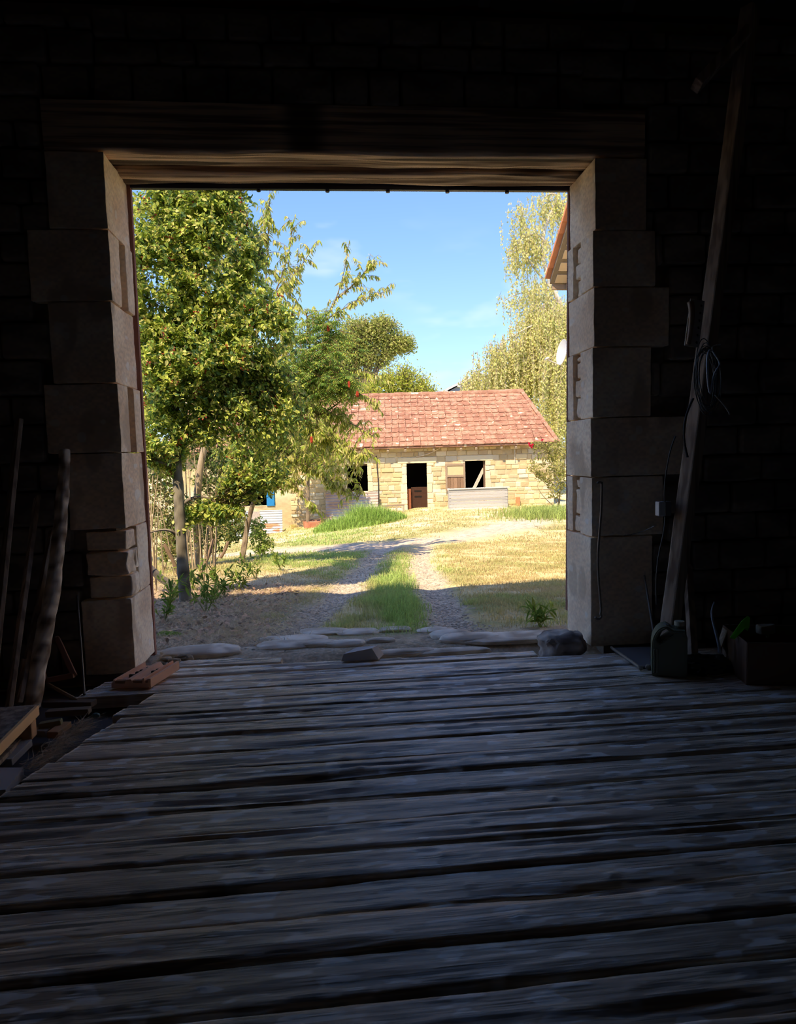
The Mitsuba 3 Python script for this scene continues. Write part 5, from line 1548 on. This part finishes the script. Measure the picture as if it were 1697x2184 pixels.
    up_ = [top + [-.012 + .02 * math.cos(a), 0, .0 + .02 * math.sin(a)] for a in np.linspace(2.6, .0, 7)]
    q = smooth_path(up_ + [(3.660, -0.050, 1.056), (3.636, -0.050, 0.757), (3.643, -0.050, 0.492), (3.654, -0.060, 0.318)] + [bot + [.0 - .022 + .024 * math.cos(a), -.01, .024 * math.sin(a)] for a in np.linspace(.7, -2.9, 7)], 4)
    put('door_hook', tube(q, .0095, 8), 'metal', 'long rusty iron hook hanging on the wall right of the right jamb', 'hook', color=(.24, .20, .17), smooth=True)
    # stakes and sticks
    put('thin_rod', tube([(3.882, -0.500, 0.208), (4.016, -0.060, 0.560)], .008, 6), 'matte', 'thin straight rod leaning on the wall left of the jerrycan', 'rod', color=(.24, .22, .21), smooth=True)
    put('wooden_stake', bar((4.163, -0.550, 0.018), (4.313, -0.180, 0.654), .06, .05, (1, .2, 0), 5, .003, 9), 'post_wood', 'squared stake leaning on the wall behind the jerrycan', 'stake')
    # flat sheet lying on the floor
    c = [np.array(p) for p in ((3.695, -0.163, 0.012), (3.694, -0.657, 0.012), (3.901, -0.652, 0.012), (4.125, -0.208, 0.012))]
    put('flat_panel__sheet', hexa([p - [0, 0, .008] for p in c] + [p + [0, 0, .006] for p in c]), 'satin', color=(.17, .17, .18))
    put('flat_panel__edging', bar(c[0] + [0, 0, .010], c[1] + [0, 0, .010], .014, .012, (0, 0, 1)), 'matte', label='pale edging along its left side', color=(.42, .34, .26))
    tag('flat_panel', 'flat grey panel lying on the planks left of the jerrycan', 'panel')
    for k, (p, s) in enumerate([((3.696, -0.683, 0.020), .02), ((3.754, -0.679, 0.022), .022)]):
        v, f = rock(p, (s, s * .8, s * .8), k, 2, .4)
        put(numbered('pebble'), (v, f), 'matte', ['small pebble at the near corner of the flat panel', 'pebble between the flat panel and the jerrycan'][k], 'pebble', color=(.28, .24, .2))


right_side()


def jerrycan():
    key = 'jerrycan'
    o = np.array((3.708, -0.833, 0.000))
    e = np.array((3.919, -0.922, 0.000))
    ax = unit(e - o)
    w = np.linalg.norm(e - o)
    ay = np.cross([0, 0, 1.0], ax)
    h = .355
    pts = [(.02 * w, .0), (.97 * w, 0), (w, .02), (w, h * .80), (.93 * w, h * .86), (.93 * w, h * .93), (.62 * w, h * .93)]
    th = np.linspace(np.pi / 2, np.pi, 10)
    pts += [(.42 * w + .42 * w * math.cos(a), h * .60 + .40 * h * math.sin(a)) for a in th] + [(0, h * .3), (0, .02)]
    body = Polygon(pts)
    hole = Polygon([(.22 * w + .0, h * .70), (.56 * w, h * .86), (.40 * w, h * .93), (.24 * w, h * .86), (.16 * w, h * .74)]).buffer(.006)
    parts = []
    for d0, d1, s in ((-.075, .075, 0), (-.085, .085, -.008), (-.09, .09, -.018)):
        g = body.buffer(s).difference(hole.buffer(-s * .7))
        m = trimesh.creation.extrude_polygon(g, d1 - d0)
        v = np.array(m.vertices)
        v[:, 2] += d0
        parts.append((o + v[:, :1] * ax + v[:, 2:] * ay + v[:, 1:2] * np.array([0, 0, 1.0]) + ay * .10, np.array(m.faces)))
    put(f'{key}__body', join(parts), 'satin', color=(.15, .165, .11), smooth=30)
    t = lambda x, z, y=.10: o + ax * x + ay * y + np.array([0, 0, z])
    put(f'{key}__handle', tube(smooth_path([t(.17 * w, h * .70), t(.22 * w, h * .84), t(.36 * w, h * .95), t(.55 * w, h * .93)], 5), .017, 9), 'glossy', label='rounded carrying handle catching blue light', color=(.20, .22, .22), smooth=True)
    put(f'{key}__spout', tube([t(.80 * w, h * .90), t(.80 * w, h * .99)], .030, 14), 'satin', color=(.15, .165, .11), smooth=30)
    put(f'{key}__cap', tube([t(.80 * w, h * .985), t(.80 * w, h * 1.07)], [.036, .034], 16), 'satin', label='pale screw cap', color=(.42, .40, .30), smooth=30)
    for x in (.06, .14):
        put(numbered(f'{key}__rib'), box((0, 0, 0), (.001, .001, .001)) if False else bar(t(x * w, .03, .004), t(x * w, h * .55, .004), .008, .012, ax), 'satin', color=(.17, .185, .13))
    tag(key, 'olive green plastic jerrycan standing on the planks right of the doorway', 'jerrycan')


jerrycan()


def carton():
    key = 'cardboard_box'
    a, b = np.array((4.230, -1.104, 0.000)), np.array((4.333, -0.650, 0.000))
    u = unit(b - a)
    L = np.linalg.norm(b - a)
    s = np.array([u[1], -u[0], 0])
    s = s if s[0] > 0 else -s
    W, Hh = .50, .29
    z = np.array([0, 0, 1.0])
    wall = lambda p, q: bar(p + z * Hh / 2, q + z * Hh / 2, Hh, .008, z)
    c0, c1, c2, c3 = a, b, b + s * W, a + s * W
    for n, (p, q) in (('side', (c0, c1)), ('side', (c1, c2)), ('side', (c2, c3)), ('side', (c3, c0))):
        put(numbered(f'{key}__{n}'), wall(p, q), 'matte', color=(.19, .12, .08))
    put(f'{key}__bottom', hexa([c0, c1, c2, c3, c0 + z * .01, c1 + z * .01, c2 + z * .01, c3 + z * .01]), 'matte', color=(.22, .14, .09))
    o = -s
    put(f'{key}__flap', hexa([c1 + z * Hh, c1 + z * (Hh - .01), c1 - u * -.02 + o * .02 + z * (Hh - .15), c1 + u * .02 + o * .03 + z * (Hh - .14), c1 - u * .1 + z * Hh, c1 - u * .1 + z * (Hh - .01), c1 - u * .1 + o * .05 + z * (Hh - .19), c1 - u * .1 + o * .06 + z * (Hh - .18)]), 'matte', color=(.40, .30, .21))
    tag(key, 'open brown cardboard box on the planks at the right edge', 'box')
    # green sheet and crumpled paper in it
    g = [np.array(p) for p in ((4.202, -0.950, 0.283), (4.236, -0.950, 0.268), (4.340, -0.900, 0.325), (4.361, -0.900, 0.307), (4.374, -0.900, 0.333), (4.390, -0.880, 0.393), (4.372, -0.880, 0.407), (4.312, -0.900, 0.375), (4.254, -0.930, 0.330))]
    n = len(g)
    t = np.array([.006, .010, 0])
    v = np.vstack([g, [p + t for p in g]])
    ctr = np.vstack([v, np.mean(g, 0) + [0, -.008, 0], np.mean(g, 0) + t + [0, -.008, 0]])
    f = [(i, (i + 1) % n, 2 * n) for i in range(n)] + [(n + (i + 1) % n, n + i, 2 * n + 1) for i in range(n)] + [(i, n + i, n + (i + 1) % n) for i in range(n)] + [(i, n + (i + 1) % n, (i + 1) % n) for i in range(n)]
    put('green_wrapper', (ctr, np.array(f)), 'leaf', 'bright green torn wrapper sticking up out of the cardboard box', 'wrapper', color=(.34, .80, .14))
    v, f = round_box(np.array((4.506, -0.800, 0.273)) - [.0, .03, .02], np.array((4.614, -0.800, 0.295)) + [0, .03, .022], .008, .03, .012, 18, 4, most=6)
    put('crumpled_paper', (v, f), 'matte', 'crumpled pale paper bag lying at the top of the box on the right', 'paper', color=(.40, .35, .26), smooth=40)
    put('crumpled_paper__torn_end', bar((4.555, -0.820, 0.289), (4.563, -0.820, 0.228), .02, .012, (1, 0, 0), 3, .003), 'matte', color=(.40, .36, .2))
    # black bag and pale strap
    v, f = rock((4.141, -0.755, 0.030), (.17, .13, .07), 5, 4, .2)
    v = v + unit(v - np.array((4.141, -0.755, 0.030))) * ((meshkit.fbm(v * 22, 3, 2) - .5) * .06)[:, None]
    put('plastic_bag', (v, f), 'glossy', 'crumpled black plastic bag between the jerrycan and the cardboard box', 'plastic bag', color=(.025, .026, .032))
    q = smooth_path([(4.189, -0.850, 0.150), (4.176, -0.840, 0.255), (4.164, -0.800, 0.372), (4.171, -0.780, 0.441), (4.199, -0.760, 0.488)], 6)
    put('pale_strap', tube(q, np.linspace(.013, .006, len(q)), 6), 'satin', 'curved pale blue strap standing up between the black bag and the box', 'strap', color=(.34, .37, .44), smooth=True)
    put('floor_mat', hexa([np.array(p) + d for d in ([0, 0, .004], [0, 0, .012]) for p in ((4.012, -0.776, 0.000), (4.099, -0.925, 0.000), (4.254, -0.893, 0.000), (4.155, -0.706, 0.000))]), 'matte', 'thin brown scrap of board lying before the black bag', 'board', color=(.30, .23, .16))


carton()
